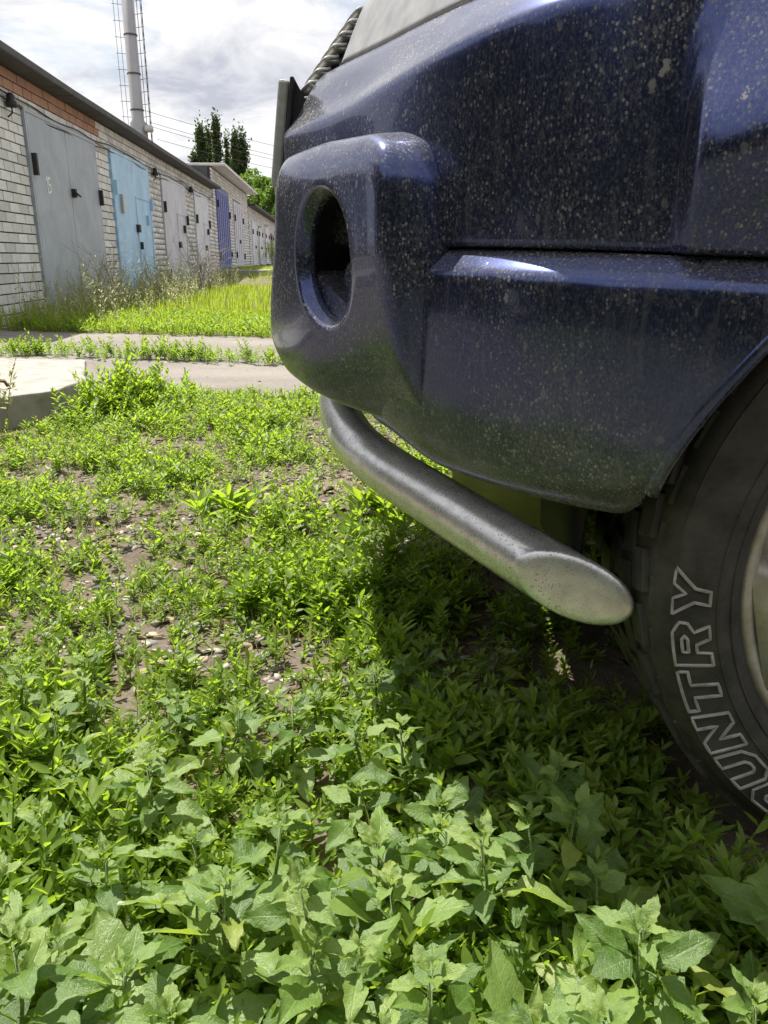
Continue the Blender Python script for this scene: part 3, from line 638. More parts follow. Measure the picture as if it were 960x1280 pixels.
def skin_panel(name, svals, prof, mat, parent=car, keep=None, arch=True, thick=.006, mirror='split', fl=True, step=.008, loc=NEG):
    pr = resample(prof, step); ns, nz = len(svals), len(pr)
    v = np.array([skin_pt(s, i, z, fl) for s in svals for (i, z) in pr])
    ii = np.arange((ns - 1) * (nz - 1)); r = ii // (nz - 1); c = ii % (nz - 1); a = r * nz + c
    q = np.stack([a, a + nz, a + nz + 1, a + 1], 1)
    ok = np.ones(len(q), bool)
    if arch:
        for cx in (WX, WX2):
            dd = np.hypot(v[:, 0] - cx, v[:, 2] - WZ); side = v[:, 1] < 1.05
            inside = (dd < ARCH) & side
            ok &= ~(inside[q].all(1))
            cutv = np.zeros(len(v), bool); part = inside[q].any(1) & ~inside[q].all(1)
            mv = np.unique(q[part]); mv = mv[inside[mv]]
            for m_ in mv:
                k = ARCH / max(dd[m_], 1e-4); v[m_, 0] = cx + (v[m_, 0] - cx) * k; v[m_, 2] = WZ + (v[m_, 2] - WZ) * k
    if keep is not None:
        cen = v[q].mean(1); sm = np.repeat(np.asarray(svals), nz)[q].mean(1); ok &= np.array([keep(ss, *cc) for ss, cc in zip(sm, cen)])
    q = q[ok]
    if mirror == 'split':
        skin_split = True
    if mirror is True:
        v2 = v.copy(); v2[:, 1] = 2 * YC - v2[:, 1]; q = np.concatenate([q, q[:, ::-1] + len(v)]); v = np.concatenate([v, v2])
    bm = bmesh.new(); me = mesh_np(name, v, [q], mat, True); bm.from_mesh(me)
    bmesh.ops.delete(bm, geom=[x for x in bm.verts if not x.link_faces], context='VERTS')
    bm.to_mesh(me); bm.free()
    o = link(name, me, parent, loc)
    if mirror == 'split':
        m3 = me.copy(); vv = np.zeros(len(m3.vertices) * 3, np.float32); m3.vertices.foreach_get('co', vv); vv = vv.reshape(-1, 3); vv[:, 1] = 2 * YC - vv[:, 1]; m3.vertices.foreach_set('co', vv.ravel()); m3.flip_normals()
        o3 = link(name, m3, parent, loc); t3 = o3.modifiers.new('solid', 'SOLIDIFY'); t3.thickness = thick; t3.offset = -1
    if thick: m = o.modifiers.new('solid', 'SOLIDIFY'); m.thickness = thick; m.offset = -1
    return o
SA = s_at_x(.28)
def svals(a, b, n): return list(np.linspace(a, b, n))
s_grille = float(np.interp(-1.22, -_pl[:60, 1], _sl[:60]))
S_END = _sl[-1]
s_door = s_at_x(1.12)
wing_prof = [(.016, .657), (.004, .6585), (.001, .662), (.0, .70), (.0, .76), (.0005, .815), (.001, .836), (.002, .842), (.0065, .8485), (.040, .885), (.068, .911), (.11, .945), (.18, .975)]
s_lamp0, s_lamp1 = s_grille - .01, s_at_x(.075)
wing = skin_panel('wing', svals(s_grille, s_at_x(.15), 120) + svals(s_at_x(.15) + .004, s_door, 230), wing_prof, M['paint'], keep=lambda s, x, y, z: not (s < s_lamp1 and z > .906), step=.0055)
# lower bumper cover
bump_prof = [(.022, .6515), (.013, .651), (.0095, .6498), (.007, .6485), (-.0095, .6345), (-.0112, .6322), (-.0120, .629), (-.0125, .620), (-.013, .59), (-.011, .55), (-.003, .500), (.014, .458), (.048, .427), (.12, .412)]
s_arch = s_at_x(.42)
bumper = skin_panel('bumper', svals(0, s_at_x(.12), 130) + svals(s_at_x(.12) + .003, s_arch, 110), bump_prof, M['paint'], mirror=True, step=.004)
# headlamp, grille, hood
lamp_prof = [(.064, .909), (.078, .94), (.095, .975), (.115, 1.005)]
skin_panel('headlamp', svals(s_lamp0 + .075, s_lamp1 - .006, 40), lamp_prof, M['lens'], fl=False)
skin_panel('front_panel', svals(0.0, s_grille - .004, 26), [(.012, .70), (.004, .76), (.010, .80), (.018, .84), (.030, .87)], M['paint'], mirror=True, fl=False)
for i in range(8):
    t0 = .874 + i * .0165; ins = .032 + i * .0125
    skin_panel('grille_bar', svals(0, s_grille - .012, 14), [(ins + .02, t0), (ins, t0 + .002), (ins, t0 + .009), (ins + .02, t0 + .012)], M['plate'] if i % 1 == 0 else M['black'], mirror=True, fl=False, step=.006)
skin_panel('grille_back', svals(0, s_grille + .14, 20), [(.075, .88), (.16, 1.02)], M['black'], mirror=True, fl=False)
MB_h = []
hv = []; hn, hm = 28, 22
for i in range(hn + 1):
    x = .02 + 1.13 * i / hn
    for j in range(hm + 1):
        t = j / hm * 2 - 1; half = .70 - .14 * math.exp(-((x + .05) / .25) ** 2) - .02; y = YC + t * half
        z = .985 + .05 * float(smooth01(0, .35, x)) + .06 * x * .6 + .03 * (1 - t * t) - .012 * abs(t) ** 6
        hv.append((x + .10 * t * t * math.exp(-x / .3), y, z))
hq = [(i * (hm + 1) + j, (i + 1) * (hm + 1) + j, (i + 1) * (hm + 1) + j + 1, i * (hm + 1) + j + 1) for i in range(hn) for j in range(hm)]
hood = link('hood', mesh_np('hood', hv, [np.array(hq)], M['paint'], True), car, NEG); m = hood.modifiers.new('s', 'SOLIDIFY'); m.thickness = .01; m.offset = 1
skin_panel('wing_cap', svals(s_grille, s_door, 60), [(.178, .976), (.24, .99), (.30, .995)], M['paint'], fl=False)
# rest of the body
side_prof = [(.05, .42), (.0, .46), (-.002, .55), (-.003, .70), (-.002, .80), (.004, .90), (.02, .98), (.04, 1.03)]
s_rear = s_at_x(2.2)
skin_panel('front_door', svals(s_door + .006, s_rear, 50), side_prof, M['paint'], step=.03)
skin_panel('rear_body', svals(s_rear + .006, S_END, 110), side_prof, M['paint'], mirror=True, step=.02)
cab = [(1.05, 1.04, .72), (1.22, 1.14, .70), (1.62, 1.52, .60), (1.85, 1.64, .57), (2.4, 1.68, .57), (3.2, 1.66, .57), (3.65, 1.58, .56), (3.88, 1.10, .68), (3.92, 1.02, .70)]
cv = []
for x, z, hw in cab: cv += [(x, YC - hw, z), (x, YC + hw, z)]
MB().add(cv[6:14], [(i * 2, i * 2 + 1, i * 2 + 3, i * 2 + 2) for i in range(3)]).build('roof', M['paint'], car, loc=NEG, solid=.02)
MB().add(cv[2:8], [(0, 1, 3, 2), (2, 3, 5, 4)]).build('windscreen', M['glass'], car, loc=NEG, solid=.01)
MB().add(cv[12:18], [(0, 1, 3, 2), (2, 3, 5, 4)]).build('rear_window', M['glass'], car, loc=NEG, solid=.01)
for sgn in (-1, 1):
    poly = [(x, YC + sgn * hw, z) for x, z, hw in cab[1:-1]] + [(3.9, YC + sgn * .85, 1.02), (2.2, YC + sgn * .86, 1.03), (1.12, YC + sgn * .85, 1.03)]
    MB().add(poly, [tuple(range(len(poly)))]).build('side_window', M['glass'], car, loc=NEG, solid=.01)
# bumper corner pod with the empty fog lamp hole
P0 = Vector((0, .83, 0)); PD = Vector((-.461, .888, 0)).normalized(); PN = Vector((-PD.y, PD.x, 0))
def pod_pt(t, z, n): return P0 + PD * t + PN * n + Vector((0, 0, z))
poly = [(.330, .786), (.19, .790), (.06, .783), (.018, .768), (.003, .74), (.0, .67), (-.003, .58), (-.006, .51), (-.012, .455), (.03, .456), (.175, .474), (.350, .500), (.414, .545), (.400, .60), (.354, .68)]
HC = (.163, .658); NT = 144
def poly_r(an):
    dx, dz = math.cos(an), math.sin(an); best = None
    for (ax, az), (bx, bz) in zip(poly, poly[1:] + poly[:1]):
        ax -= HC[0]; bx -= HC[0]; az -= HC[1]; bz -= HC[1]; den = dx * (bz - az) - dz * (bx - ax)
        if abs(den) < 1e-9: continue
        r = (ax * (bz - az) - az * (bx - ax)) / den; u = (ax * dz - az * dx) / den
        if r > 0 and -1e-6 <= u <= 1 + 1e-6: best = r if best is None else max(best, r)
    return best
ANG = [2 * math.pi * k / NT for k in range(NT)]; RO = np.array([poly_r(a) for a in ANG])
for _ in range(2): RO = (np.roll(RO, 1) + RO * 2 + np.roll(RO, -1)) / 4
def sag(t, z):                                            # gentle crown of the pod's face
    return -.045 * (max(0, .67 - z) / .2) ** 1.4 * (1 - float(smooth01(.02, .26, t))) - 3.2 * max(0, .56 - z) ** 2 - 5 * max(0, z - .735) ** 2 - .5 * max(0, t - .22) ** 2
rings = []
for r, d in ((.0700, -.022), (.0685, -.019), (.0680, -.0155), (.0690, -.012), (.0770, -.0028), (.0790, -.0008), (.085, .0004)): rings.append([(HC[0] + r * math.cos(a), HC[1] + r * math.sin(a), d) for a in ANG])
for fr_ in (.25, .5, .75, 1.0): rings.append([(HC[0] + (.084 + (RO[k] - .024 - .084) * fr_) * math.cos(a), HC[1] + (.084 + (RO[k] - .024 - .084) * fr_) * math.sin(a), 0) for k, a in enumerate(ANG)])
for sh, d in ((.010, -.0012), (.0045, -.004), (.0012, -.0085), (.0, -.014)): rings.append([(HC[0] + (RO[k] - sh) * math.cos(a), HC[1] + (RO[k] - sh) * math.sin(a), d) for k, a in enumerate(ANG)])
for e, d in ((.30, -.024), (.65, -.036), (1.0, -.048), (1.1, -.10)):
    rg = []
    for k, a in enumerate(ANG):
        zc_ = HC[1] + RO[k] * math.sin(a); right = max(0.0, -math.cos(a)) ** .5; ex_ = e * (.003 + right * (.006 + .030 * min(1, max(0, (.79 - zc_) / .30))))
        up = max(0.0, math.sin(a)); rg.append((HC[0] + (RO[k] + ex_) * math.cos(a), HC[1] + (RO[k] + ex_ * (1 - .5 * up)) * math.sin(a), d - (.02 if e > 1 else 0)))
    rings.append(rg)
pv = []
for i, rg in enumerate(rings):
    for t, z, d in rg: pv.append(tuple(pod_pt(t, z, d + sag(t, z))))
pf = [(i * NT + k, i * NT + (k + 1) % NT, (i + 1) * NT + (k + 1) % NT, (i + 1) * NT + k) for i in range(len(rings) - 1) for k in range(NT)]
def pod_mesh(mir):
    v = np.array(pv);  q = np.array(pf)
    if mir: v[:, 1] = 2 * YC - v[:, 1]; q = q[:, ::-1]
    return mesh_np('bumper_corner', v, [q[:, ::-1]], M['paint'], True)
for mir in (False, True):
    o = link('bumper_corner', pod_mesh(mir), car, NEG); m = o.modifiers.new('ss', 'SUBSURF'); m.levels = 1; m.render_levels = 1
    def my(v): return Vector((v.x, 2 * YC - v.y, v.z)) if mir else v
    cavity = MB()
    rc = [[my(pod_pt(HC[0] + r * math.cos(a), HC[1] + r * math.sin(a), d + sag(HC[0], HC[1]))) for a in ANG[::6]] for r, d in ((.071, -.021), (.098, -.024), (.098, -.16))]
    nn = len(rc[0]); cavity.add(rc[0] + rc[1] + rc[2], [(j * nn + k, j * nn + (k + 1) % nn, (j + 1) * nn + (k + 1) % nn, (j + 1) * nn + k) for j in range(2) for k in range(nn)] + [tuple(range(2 * nn, 3 * nn))])
    cavity.build('lamp_cavity', M['black'], o, loc=(0, 0, 0))
    sh_ = [my(pod_pt(HC[0] + t, HC[1] + z, d)) for t, z, d in ((-.080, -.074, -.026), (.0, -.046, -.026), (.084, -.016, -.026), (-.080, -.074, -.13), (.0, -.046, -.13), (.084, -.016, -.13), (-.080, -.09, -.0265), (.084, -.09, -.0265))]
    MB().add(sh_, [(0, 1, 4, 3), (1, 2, 5, 4), (6, 7, 2, 1), (6, 1, 0)]).build('inner_panel', M['paint'], o, loc=(0, 0, 0), solid=.003)
for cx in (WX, WX2):
    for mir in (False, True):
        pts = []
        for k in range(60):
            a = R(168 - 150 * k / 59); x = cx + ARCH * math.cos(a); z = WZ + ARCH * math.sin(a)
            if z < .452: continue
            s_ = s_at_x(x); ins = float(np.interp(z, [.468, .505, .55, .63, .65, .66], [.010, -.004, -.011, -.013, .0, .001]))
            q = skin_pt(s_, ins, z); pts.append((q[0], (2 * YC - q[1] + .001) if mir else q[1] - .001, z))
        MB().tube(pts, .0075, 8).build('arch_lip', M['paint'], car, True, loc=NEG)
# under shields and floor
for mir in (False, True):
    shl = MB(); pts = []
    for x, y in ((.098, 1.16), (.115, 1.13), (.17, 1.08), (.22, 1.05), (.27, 1.04)):
        for z, dx in ((.52, -.01), (.42, .0), (.33, .03), (.25, .075), (.22, .16)): pts.append((x + dx * .5, ((2 * YC - y - dx) if mir else y + dx), z))
    shl.add(pts, [(i * 5 + j, (i + 1) * 5 + j, (i + 1) * 5 + j + 1, i * 5 + j + 1) for i in range(4) for j in range(4)])
    shl.build('splash_shield', M['shield'], car, True, loc=NEG, solid=.006)
MB().box((2.05, YC, .47), (3.3, 1.18, .22)).box((.50, YC, .70), (.70, .98, .34)).box((2.1, YC, .7), (2.0, 1.62, .3)).build('floor_pan', M['dark'], car, loc=NEG)
for mir in (False, True):
    for cx in (WX, WX2):
        ln = MB(); vs = []; n = 24
        for k in range(n + 1):
            a = R(-5) + R(192) * k / n
            for y in ((.70, .80, 1.02) if a < R(160) else (.80, .88, 1.02)): vs.append((cx + (ARCH + .012) * math.cos(a), (2 * YC - y) if mir else y, WZ + (ARCH + .012) * math.sin(a)))
        ln.add(vs, [(k * 3 + j, (k + 1) * 3 + j, (k + 1) * 3 + j + 1, k * 3 + j + 1) for k in range(n) for j in range(2)])
        ln.build('wheel_arch_liner', M['dark'], car, True, loc=NEG, solid=.004)
# steel tube guard
tp = [(.222, .735, .322), (.150, .833, .343), (.080, .930, .363), (.012, 1.030, .381), (-.034, 1.125, .394), (-.062, 1.24, .404), (-.080, 1.38, .411), (-.086, 1.53, .414)]
tpc = [tuple(v) for v in catmull(tp, 6)]
axis_d = (Vector(tpc[0]) - Vector(tpc[6])).normalized()
full = [tuple(Vector(tpc[0]) + axis_d * .10)] + tpc + [(x, 2 * YC - y, z) for x, y, z in reversed(tpc[:-1])]
last = Vector(full[-1]); ad2 = Vector((axis_d.x, -axis_d.y, axis_d.z)); full.append(tuple(last + ad2 * .10))
g = MB().tube(full, .0345, 40); bm = bmesh.new(); me = bpy.data.meshes.new('guard_bar'); me.from_pydata(g.v, [], g.f); bm.from_mesh(me)
cutn = Vector((-.33, -.93, .14)).normalized(); cutc = Vector((.186, .770, .329))
for sg in (1, -1):
    nn_ = Vector((cutn.x, cutn.y * sg, cutn.z)); cc_ = cutc if sg == 1 else Vector((cutc.x, 2 * YC - cutc.y, cutc.z))
    # slice only the end that lies beyond this plane on its own side
    geom = [e for e in list(bm.verts) + list(bm.edges) + list(bm.faces)]
    res = bmesh.ops.bisect_plane(bm, geom=geom, plane_co=cc_, plane_no=nn_, clear_outer=True)
    ed = [e for e in bm.edges if e.is_boundary]
    bmesh.ops.contextual_create(bm, geom=ed)
    capf = max(bm.faces, key=lambda f_: len(f_.verts)); loop_ = list(capf.verts); cen = capf.calc_center_median()
    bm.faces.remove(capf)
    prev_ = loop_
    for sc_, dp in ((.975, .0028), (.92, .0046), (.75, .0060), (.45, .0066)):
        cur_ = [bm.verts.new(cen + (v_.co - cen) * sc_ + nn_ * dp) for v_ in loop_]
        for k in range(len(loop_)): bm.faces.new((prev_[k], prev_[(k + 1) % len(loop_)], cur_[(k + 1) % len(loop_)], cur_[k]))
        prev_ = cur_
    bm.faces.new(prev_)
bmesh.ops.recalc_face_normals(bm, faces=bm.faces)
for f in bm.faces: f.smooth = True
bm.to_mesh(me); bm.free(); me.materials.append(M['tube'])
gb = link('guard_bar', me, car, NEG)
for y in (1.44, 2 * YC - 1.44):
    MB().box((.06, y, .43), (.26, .012, .07), Matrix.Rotation(R(12), 3, 'Y')).build('guard_bracket', M['dark'], gb, loc=(0, 0, 0))
# number plate on its bracket
pl = MB().box((0, 0, 0), (.016, .52, .142)).build('number_plate', M['plate'], car, bevel=.004, loc=tuple(Vector((-.150, 1.50, .829)) - CO), rot=(0, R(7), 0))
MB().box((.012, 0, 0), (.006, .534, .15)).build('plate_frame', M['black'], pl, bevel=.002)
for y in (-.255, .255):
    MB().add([(.015, y, .073), (.055, y, .02), (.06, y, -.09), (.015, y, -.072), (.015, y + .004, .073), (.055, y + .004, .02), (.06, y + .004, -.09), (.015, y + .004, -.072)], [(0, 1, 2, 3), (7, 6, 5, 4), (0, 4, 5, 1), (1, 5, 6, 2), (2, 6, 7, 3), (3, 7, 4, 0)]).build('plate_bracket', M['black'], pl)
# wheels: local z is the axle, pointing outwards
def make_wheel():
    e = empty('wheel', (0, 0, 0)); e.parent = car
    ty = MB(); hw = .112
    prof = [(.256, .080), (.262, .096), (.270, .104), (.276, .108), (.288, .1125), (.293, .112), (.300, .1115), (.333, .108), (.337, .108), (.344, .1015), (.349, .093), (.352, .082), (.3535, .07), (.3535, -.080), (.345, -.1), (.30, -.112), (.27, -.096), (.256, -.08), (.23, -.06), (.23, .06)]
    ty.lathe(prof, 120, closed=True)
    ty.build('tyre', M['tyre'], e, True)
    tb = MB(); nb = 38
    for k in range(nb):
        a0 = 2 * math.pi * k / nb
        for h, wd, ph, ln, tk in ((.068, .034, .0, .76, .008), (.030, .034, .5, .76, .008), (-.006, .036, .1, .66, .009), (-.046, .034, .55, .72, .009), (-.080, .034, .2, .7, .009)):
            a = a0 + ph * 2 * math.pi / nb + random.uniform(-.006, .006); dl = 2 * math.pi * .356 / nb * ln
            Mx = Matrix.Rotation(a, 3, 'Z') @ Matrix.Rotation(R(14 if h > 0 else -14), 3, 'X')
            tb.box(Matrix.Rotation(a, 3, 'Z') @ Vector((.3545, 0, h)), (tk, dl, wd), Mx)
        a = a0 + .05                                         # shoulder lugs running over onto the sidewall
        tb.box(Matrix.Rotation(a, 3, 'Z') @ Vector((.3465, 0, .0925)), (.012, 2 * math.pi * .34 / nb * .72, .004), Matrix.Rotation(a, 3, 'Z') @ Matrix.Rotation(R(35), 3, 'Y'))
    tb.build('tread_blocks', M['tyre'], e, bevel=.0012)
    for r, h in ((.2915, .1123), (.2765, .1085), (.3365, .1082)):
        MB().lathe([(r - .0012, h - .001), (r - .0006, h + .0010), (r + .0006, h + .0010), (r + .0012, h - .001)], 120).build('sidewall_rib', M['tyre'], e, True)
    rm = MB().lathe([(.260, .083), (.262, .096), (.256, .099), (.248, .094), (.243, .070), (.232, .04), (.225, -.07), (.235, -.08), (.215, -.07), (.215, .03), (.225, .05)], 90)
    rm.build('rim', M['rim'], e, True)
    MB().lathe([(.05, .050), (.12, .052), (.20, .060), (.248, .072)], 60).build('rim_disc', M['rim'], e, True, solid=.006)
    face = MB().lathe([(.0, .078), (.05, .080), (.062, .074), (.068, .060), (.08, .055), (.0, .04)], 48); face.build('hub_cap', M['rim'], e, True)
    for k in range(6):
        a = k * math.pi / 3 + .25; sp = MB(); vs = []
        for r, wd, h in ((.06, .034, .066), (.11, .034, .078), (.17, .044, .086), (.215, .062, .084), (.246, .085, .078)):
            vs += [Matrix.Rotation(a, 3, 'Z') @ Vector((r, -wd, h - .012)), Matrix.Rotation(a, 3, 'Z') @ Vector((r, -wd * .7, h)), Matrix.Rotation(a, 3, 'Z') @ Vector((r, wd * .7, h)), Matrix.Rotation(a, 3, 'Z') @ Vector((r, wd, h - .012))]
        sp.add(vs, [(i * 4 + j, i * 4 + j + 1, (i + 1) * 4 + j + 1, (i + 1) * 4 + j) for i in range(4) for j in range(3)])
        sp.build('spoke', M['rim'], e, True, solid=.02)
        MB().lathe([(0, .068), (.008, .068), (.008, .055)], 6, Matrix.Translation((.048 * math.cos(a), .048 * math.sin(a), .004))).build('wheel_nut', M['iron'], e)
    MB().lathe([(0, .0), (.15, .0), (.15, -.02), (0, -.02)], 40).build('brake_disc', M['iron'], e, True)
    return e
# raised outline letters round the sidewall (clockwise, tops outward)
GL = {'U': [[(0, 1), (.32, 1), (.32, .36), (.42, .26), (.58, .26), (.68, .36), (.68, 1), (1, 1), (1, .25), (.75, 0), (.25, 0), (0, .25)]],
      'N': [[(0, 0), (0, 1), (.30, 1), (.68, .45), (.68, 1), (1, 1), (1, 0), (.70, 0), (.32, .55), (.32, 0)]],
      'T': [[(0, 1), (1, 1), (1, .72), (.66, .72), (.66, 0), (.34, 0), (.34, .72), (0, .72)]],
      'R': [[(0, 0), (0, 1), (.75, 1), (1, .80), (1, .58), (.80, .42), (1, 0), (.68, 0), (.50, .38), (.32, .38), (.32, 0)], [(.32, .76), (.32, .60), (.62, .60), (.70, .68), (.62, .76)]],
      'Y': [[(0, 1), (.34, 1), (.5, .66), (.66, 1), (1, 1), (.66, .42), (.66, 0), (.34, 0), (.34, .42)]],
      'O': [[(.25, 0), (0, .25), (0, .75), (.25, 1), (.75, 1), (1, .75), (1, .25), (.75, 0)], [(.40, .26), (.60, .26), (.68, .36), (.68, .64), (.60, .74), (.40, .74), (.32, .64), (.32, .36)]],
      'C': [[(1, .66), (1, .78), (.78, 1), (.25, 1), (0, .75), (0, .25), (.25, 0), (.78, 0), (1, .22), (1, .36), (.70, .36), (.62, .26), (.40, .26), (.32, .36), (.32, .64), (.40, .74), (.62, .74), (.70, .66)]],
      'P': [[(0, 0), (0, 1), (.75, 1), (1, .80), (1, .56), (.75, .36), (.32, .36), (.32, 0)], [(.32, .76), (.32, .60), (.62, .60), (.70, .68), (.62, .76)]],
      'E': [[(0, 0), (0, 1), (1, 1), (1, .76), (.34, .76), (.34, .62), (.85, .62), (.85, .38), (.34, .38), (.34, .24), (1, .24), (1, 0)]]}
def letters(e, word, ang_end, step):
    """word's last letter ends at ang_end (degrees seen from outside, measured anticlockwise); reading runs clockwise"""
    for i, chh in enumerate(word):
        if chh == ' ': continue
        a0 = ang_end + (len(word) - i) * step
        out_ = MB(); fill = MB()
        for lp in GL[chh]:
            pts = []
            dense = []
            for p, q in zip(lp, lp[1:] + lp[:1]):
                for k in range(4): dense.append((p[0] + (q[0] - p[0]) * k / 4, p[1] + (q[1] - p[1]) * k / 4))
            for u, v in dense:
                an = R(a0 - (u * .86 + .16 * v) * step); rr = .2990 + .0360 * v
                pts.append(Vector((rr * math.cos(an), rr * math.sin(an), .1122 - .10 * (rr - .300))))
            out_.tube(pts + [pts[0]], .0018, 5, False)
        out_.build('letter_outline', M['letter'], e)
wheel0 = make_wheel()
# near front wheel: axle points to -Y
def place_wheel(wl, x, near, spin):
    y = .815 if near else 2 * YC - .815
    wl.location = Vector((x, y, WZ - .004)) - CO
    wl.rotation_euler = Matrix.Rotation(R(90 if near else -90), 3, 'X').to_euler() if spin == 0 else (Matrix.Rotation(R(90 if near else -90), 3, 'X') @ Matrix.Rotation(spin, 3, 'Z')).to_euler()
kids = list(wheel0.children)
w2 = copy_tree(wheel0, car); w3 = copy_tree(wheel0, car); w4 = copy_tree(wheel0, car)
letters(wheel0, 'COUNTRY', 177.0, 9.9); letters(wheel0, 'OPEN', 20.0, 9.9)
place_wheel(wheel0, WX, True, 0); place_wheel(w2, WX2, True, .7); place_wheel(w3, WX, False, 1.9); place_wheel(w4, WX2, False, .3)

# ------------------------------------------------------------------ plants
LEAF_V = np.array([(0, 0, 0), (.34, .15, .02), (.36, 0, -.03), (.34, -.15, .02), (.70, .12, .0), (.72, 0, -.045), (.70, -.12, .0), (1, 0, -.06)])
LEAF_T = np.array([(0, 2, 1), (0, 3, 2), (1, 2, 5), (1, 5, 4), (2, 3, 6), (2, 6, 5), (4, 5, 7), (5, 6, 7)])
def rotm(yaw, pitch, roll):
    return np.array(Matrix.Rotation(yaw, 3, 'Z') @ Matrix.Rotation(-pitch, 3, 'Y') @ Matrix.Rotation(roll, 3, 'X'))
def sprig(h, n, l0, l1, wide=1.0, r_=None):
    """one upright knotweed shoot: stem and alternate leaves -> verts, tris, per-vertex shade"""
    r_ = r_ or random; V_ = []; T_ = []; A_ = []; b = 0
    lean = r_.uniform(0, 6.28); la = r_.uniform(.1, .5)
    def sp(t): return np.array([math.cos(lean) * la * h * t * t, math.sin(lean) * la * h * t * t, h * t])
    for i in range(4):
        c = sp(i / 3.0); rr = .0013 * (1 - .5 * i / 3)
        for k in range(3): V_.append(c + rr * np.array([math.cos(k * 2.1), math.sin(k * 2.1), 0])); A_.append(.2)
    for i in range(3):
        for k in range(3):
            a, bb, c, d = i * 3 + k, i * 3 + (k + 1) % 3, (i + 1) * 3 + (k + 1) % 3, (i + 1) * 3 + k; T_ += [(a, bb, c), (a, c, d)]
    b = 12
    for i in range(n):
        t = .15 + .85 * (i + .5) / n; L_ = (l0 + (l1 - l0) * math.sin(math.pi * min(1, t * .9 + .05))) * r_.uniform(.75, 1.2)
        yaw = i * 2.4 + r_.uniform(-.5, .5); pitch = r_.uniform(.15, .7) + .55 * t * t
        v = LEAF_V * np.array([L_, L_ * wide * r_.uniform(.85, 1.25), L_ * r_.uniform(.6, 2.0)])
        v = v @ rotm(yaw, pitch, r_.uniform(-.5, .5)).T + sp(t)
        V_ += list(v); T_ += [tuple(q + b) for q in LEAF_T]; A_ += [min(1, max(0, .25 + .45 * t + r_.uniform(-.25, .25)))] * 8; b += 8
    return np.array(V_), np.array(T_), np.array(A_)
def scatter(name, variants, pos, scale, mat, parent=None, tilt=.25):
    pos = np.asarray(pos); m = len(pos); which = rng.integers(0, len(variants), m); Vs, Ts, As = [], [], []; base = 0
    for k, (v, t, a) in enumerate(variants):
        idx = np.where(which == k)[0]
        if not len(idx): continue
        yaw = rng.uniform(0, 6.28, len(idx)); tx = rng.normal(0, tilt, len(idx)); ty = rng.normal(0, tilt, len(idx)); s = scale[idx]
        c, s_ = np.cos(yaw), np.sin(yaw); Rm = np.zeros((len(idx), 3, 3)); Rm[:, 0, 0] = c; Rm[:, 0, 1] = -s_; Rm[:, 1, 0] = s_; Rm[:, 1, 1] = c; Rm[:, 2, 2] = 1
        Rm[:, 0, 2] = tx; Rm[:, 1, 2] = ty
        vv = np.einsum('nij,kj->nki', Rm, v) * s[:, None, None] + pos[idx][:, None]
        Vs.append(vv.reshape(-1, 3)); Ts.append((t[None] + (np.arange(len(idx)) * len(v))[:, None, None]).reshape(-1, 3) + base); base += len(idx) * len(v)
        As.append(np.clip(a[None] + rng.normal(0, .16, (len(idx), 1)), 0, 1).ravel())
    return link(name, mesh_np(name, np.concatenate(Vs), [np.concatenate(Ts)], mat, False, {'rnd': np.concatenate(As)}), parent)
SPR = [sprig(random.uniform(.045, .095), random.randint(11, 16), .015, .030, random.uniform(.95, 1.3)) for _ in range(12)]
SPR_LOW = [sprig(random.uniform(.02, .04), random.randint(8, 12), .010, .020, random.uniform(1.0, 1.5)) for _ in range(6)]
SPR_BIG = [sprig(random.uniform(.16, .26), random.randint(20, 26), .028, .052, random.uniform(1.0, 1.35)) for _ in range(8)]
def in_slab(x, y): return x < -1.34 and 2.98 < y < 4.55 and (x < -1.42 or 3.3 < y < 4.0)
BARE = [(-.30, 1.27, .22, .10), (-.16, 1.12, .10, .06), (-.20, 2.35, .34, .22), (-.78, 1.78, .22, .13), (-.02, 1.75, .13, .18), (.46, .80, .10, .10), (-.42, 2.05, .16, .12), (.10, 2.9, .4, .25), (-.62, 1.52, .12, .07), (.30, 1.10, .25, .16), (-1.1, 2.3, .25, .12), (.5, 1.0, .2, .3), (-.25, 3.0, .25, .12)]
def bare(x, y):
    b = 0
    for cx, cy, rx_, ry_ in BARE:
        d = ((x - cx) / rx_) ** 2 + ((y - cy) / ry_) ** 2; b = max(b, 1 - float(smooth01(.5, 1.5, d)))
    return b
def cover_density(x, y):
    n = fbm(x, y, 2.6, 1.7) * .9 + fbm(x, y, 9, 4.2) * .35
    d = .60 + n * 1.1
    if x > .12 and y < 1.9: d -= .16
    if x < -1.3 and y > 2.6: d -= .25
    if y < .85: d -= .34
    return max(0.0, min(1.0, d)) * (1 - .97 * bare(x, y))
def in_wheel(x, y): return .33 < x < .95 and .68 < y < .96
pos, scl, posl, scll = [], [], [], []
tries = 0
while len(pos) < 9600 and tries < 70000:
    tries += 1; y = .30 + 3.6 * random.random() ** 1.35; x = random.uniform(-.62 * y - .25, min(.62 * y + .15, 1.3))
    if cval(x, y) > 3.80 + .08 * fbm(x, 1, 3): continue
    if in_slab(x, y) or in_wheel(x, y): continue
    d = cover_density(x, y)
    if random.random() < d: pos.append((x, y, tz(x, y) - .004)); scl.append(random.uniform(.42, 1.0) * (.55 + .25 * d + .55 * max(0, min(1, .5 + fbm(x, y, 3.4, 8.8) * 1.3))) * (1.0 if y > .5 else .8))
    elif random.random() < .25: posl.append((x, y, tz(x, y) - .002)); scll.append(random.uniform(.6, 1.2))
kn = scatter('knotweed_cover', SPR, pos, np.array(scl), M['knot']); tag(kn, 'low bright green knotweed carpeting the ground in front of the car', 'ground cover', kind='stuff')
wp = []
while len(wp) < 420:
    x, y = random.uniform(.14, .52), random.uniform(.48, 1.0)
    if not (x > .36 and y > .66) and random.random() < .75: wp.append((x, y, tz(x, y) - .003))
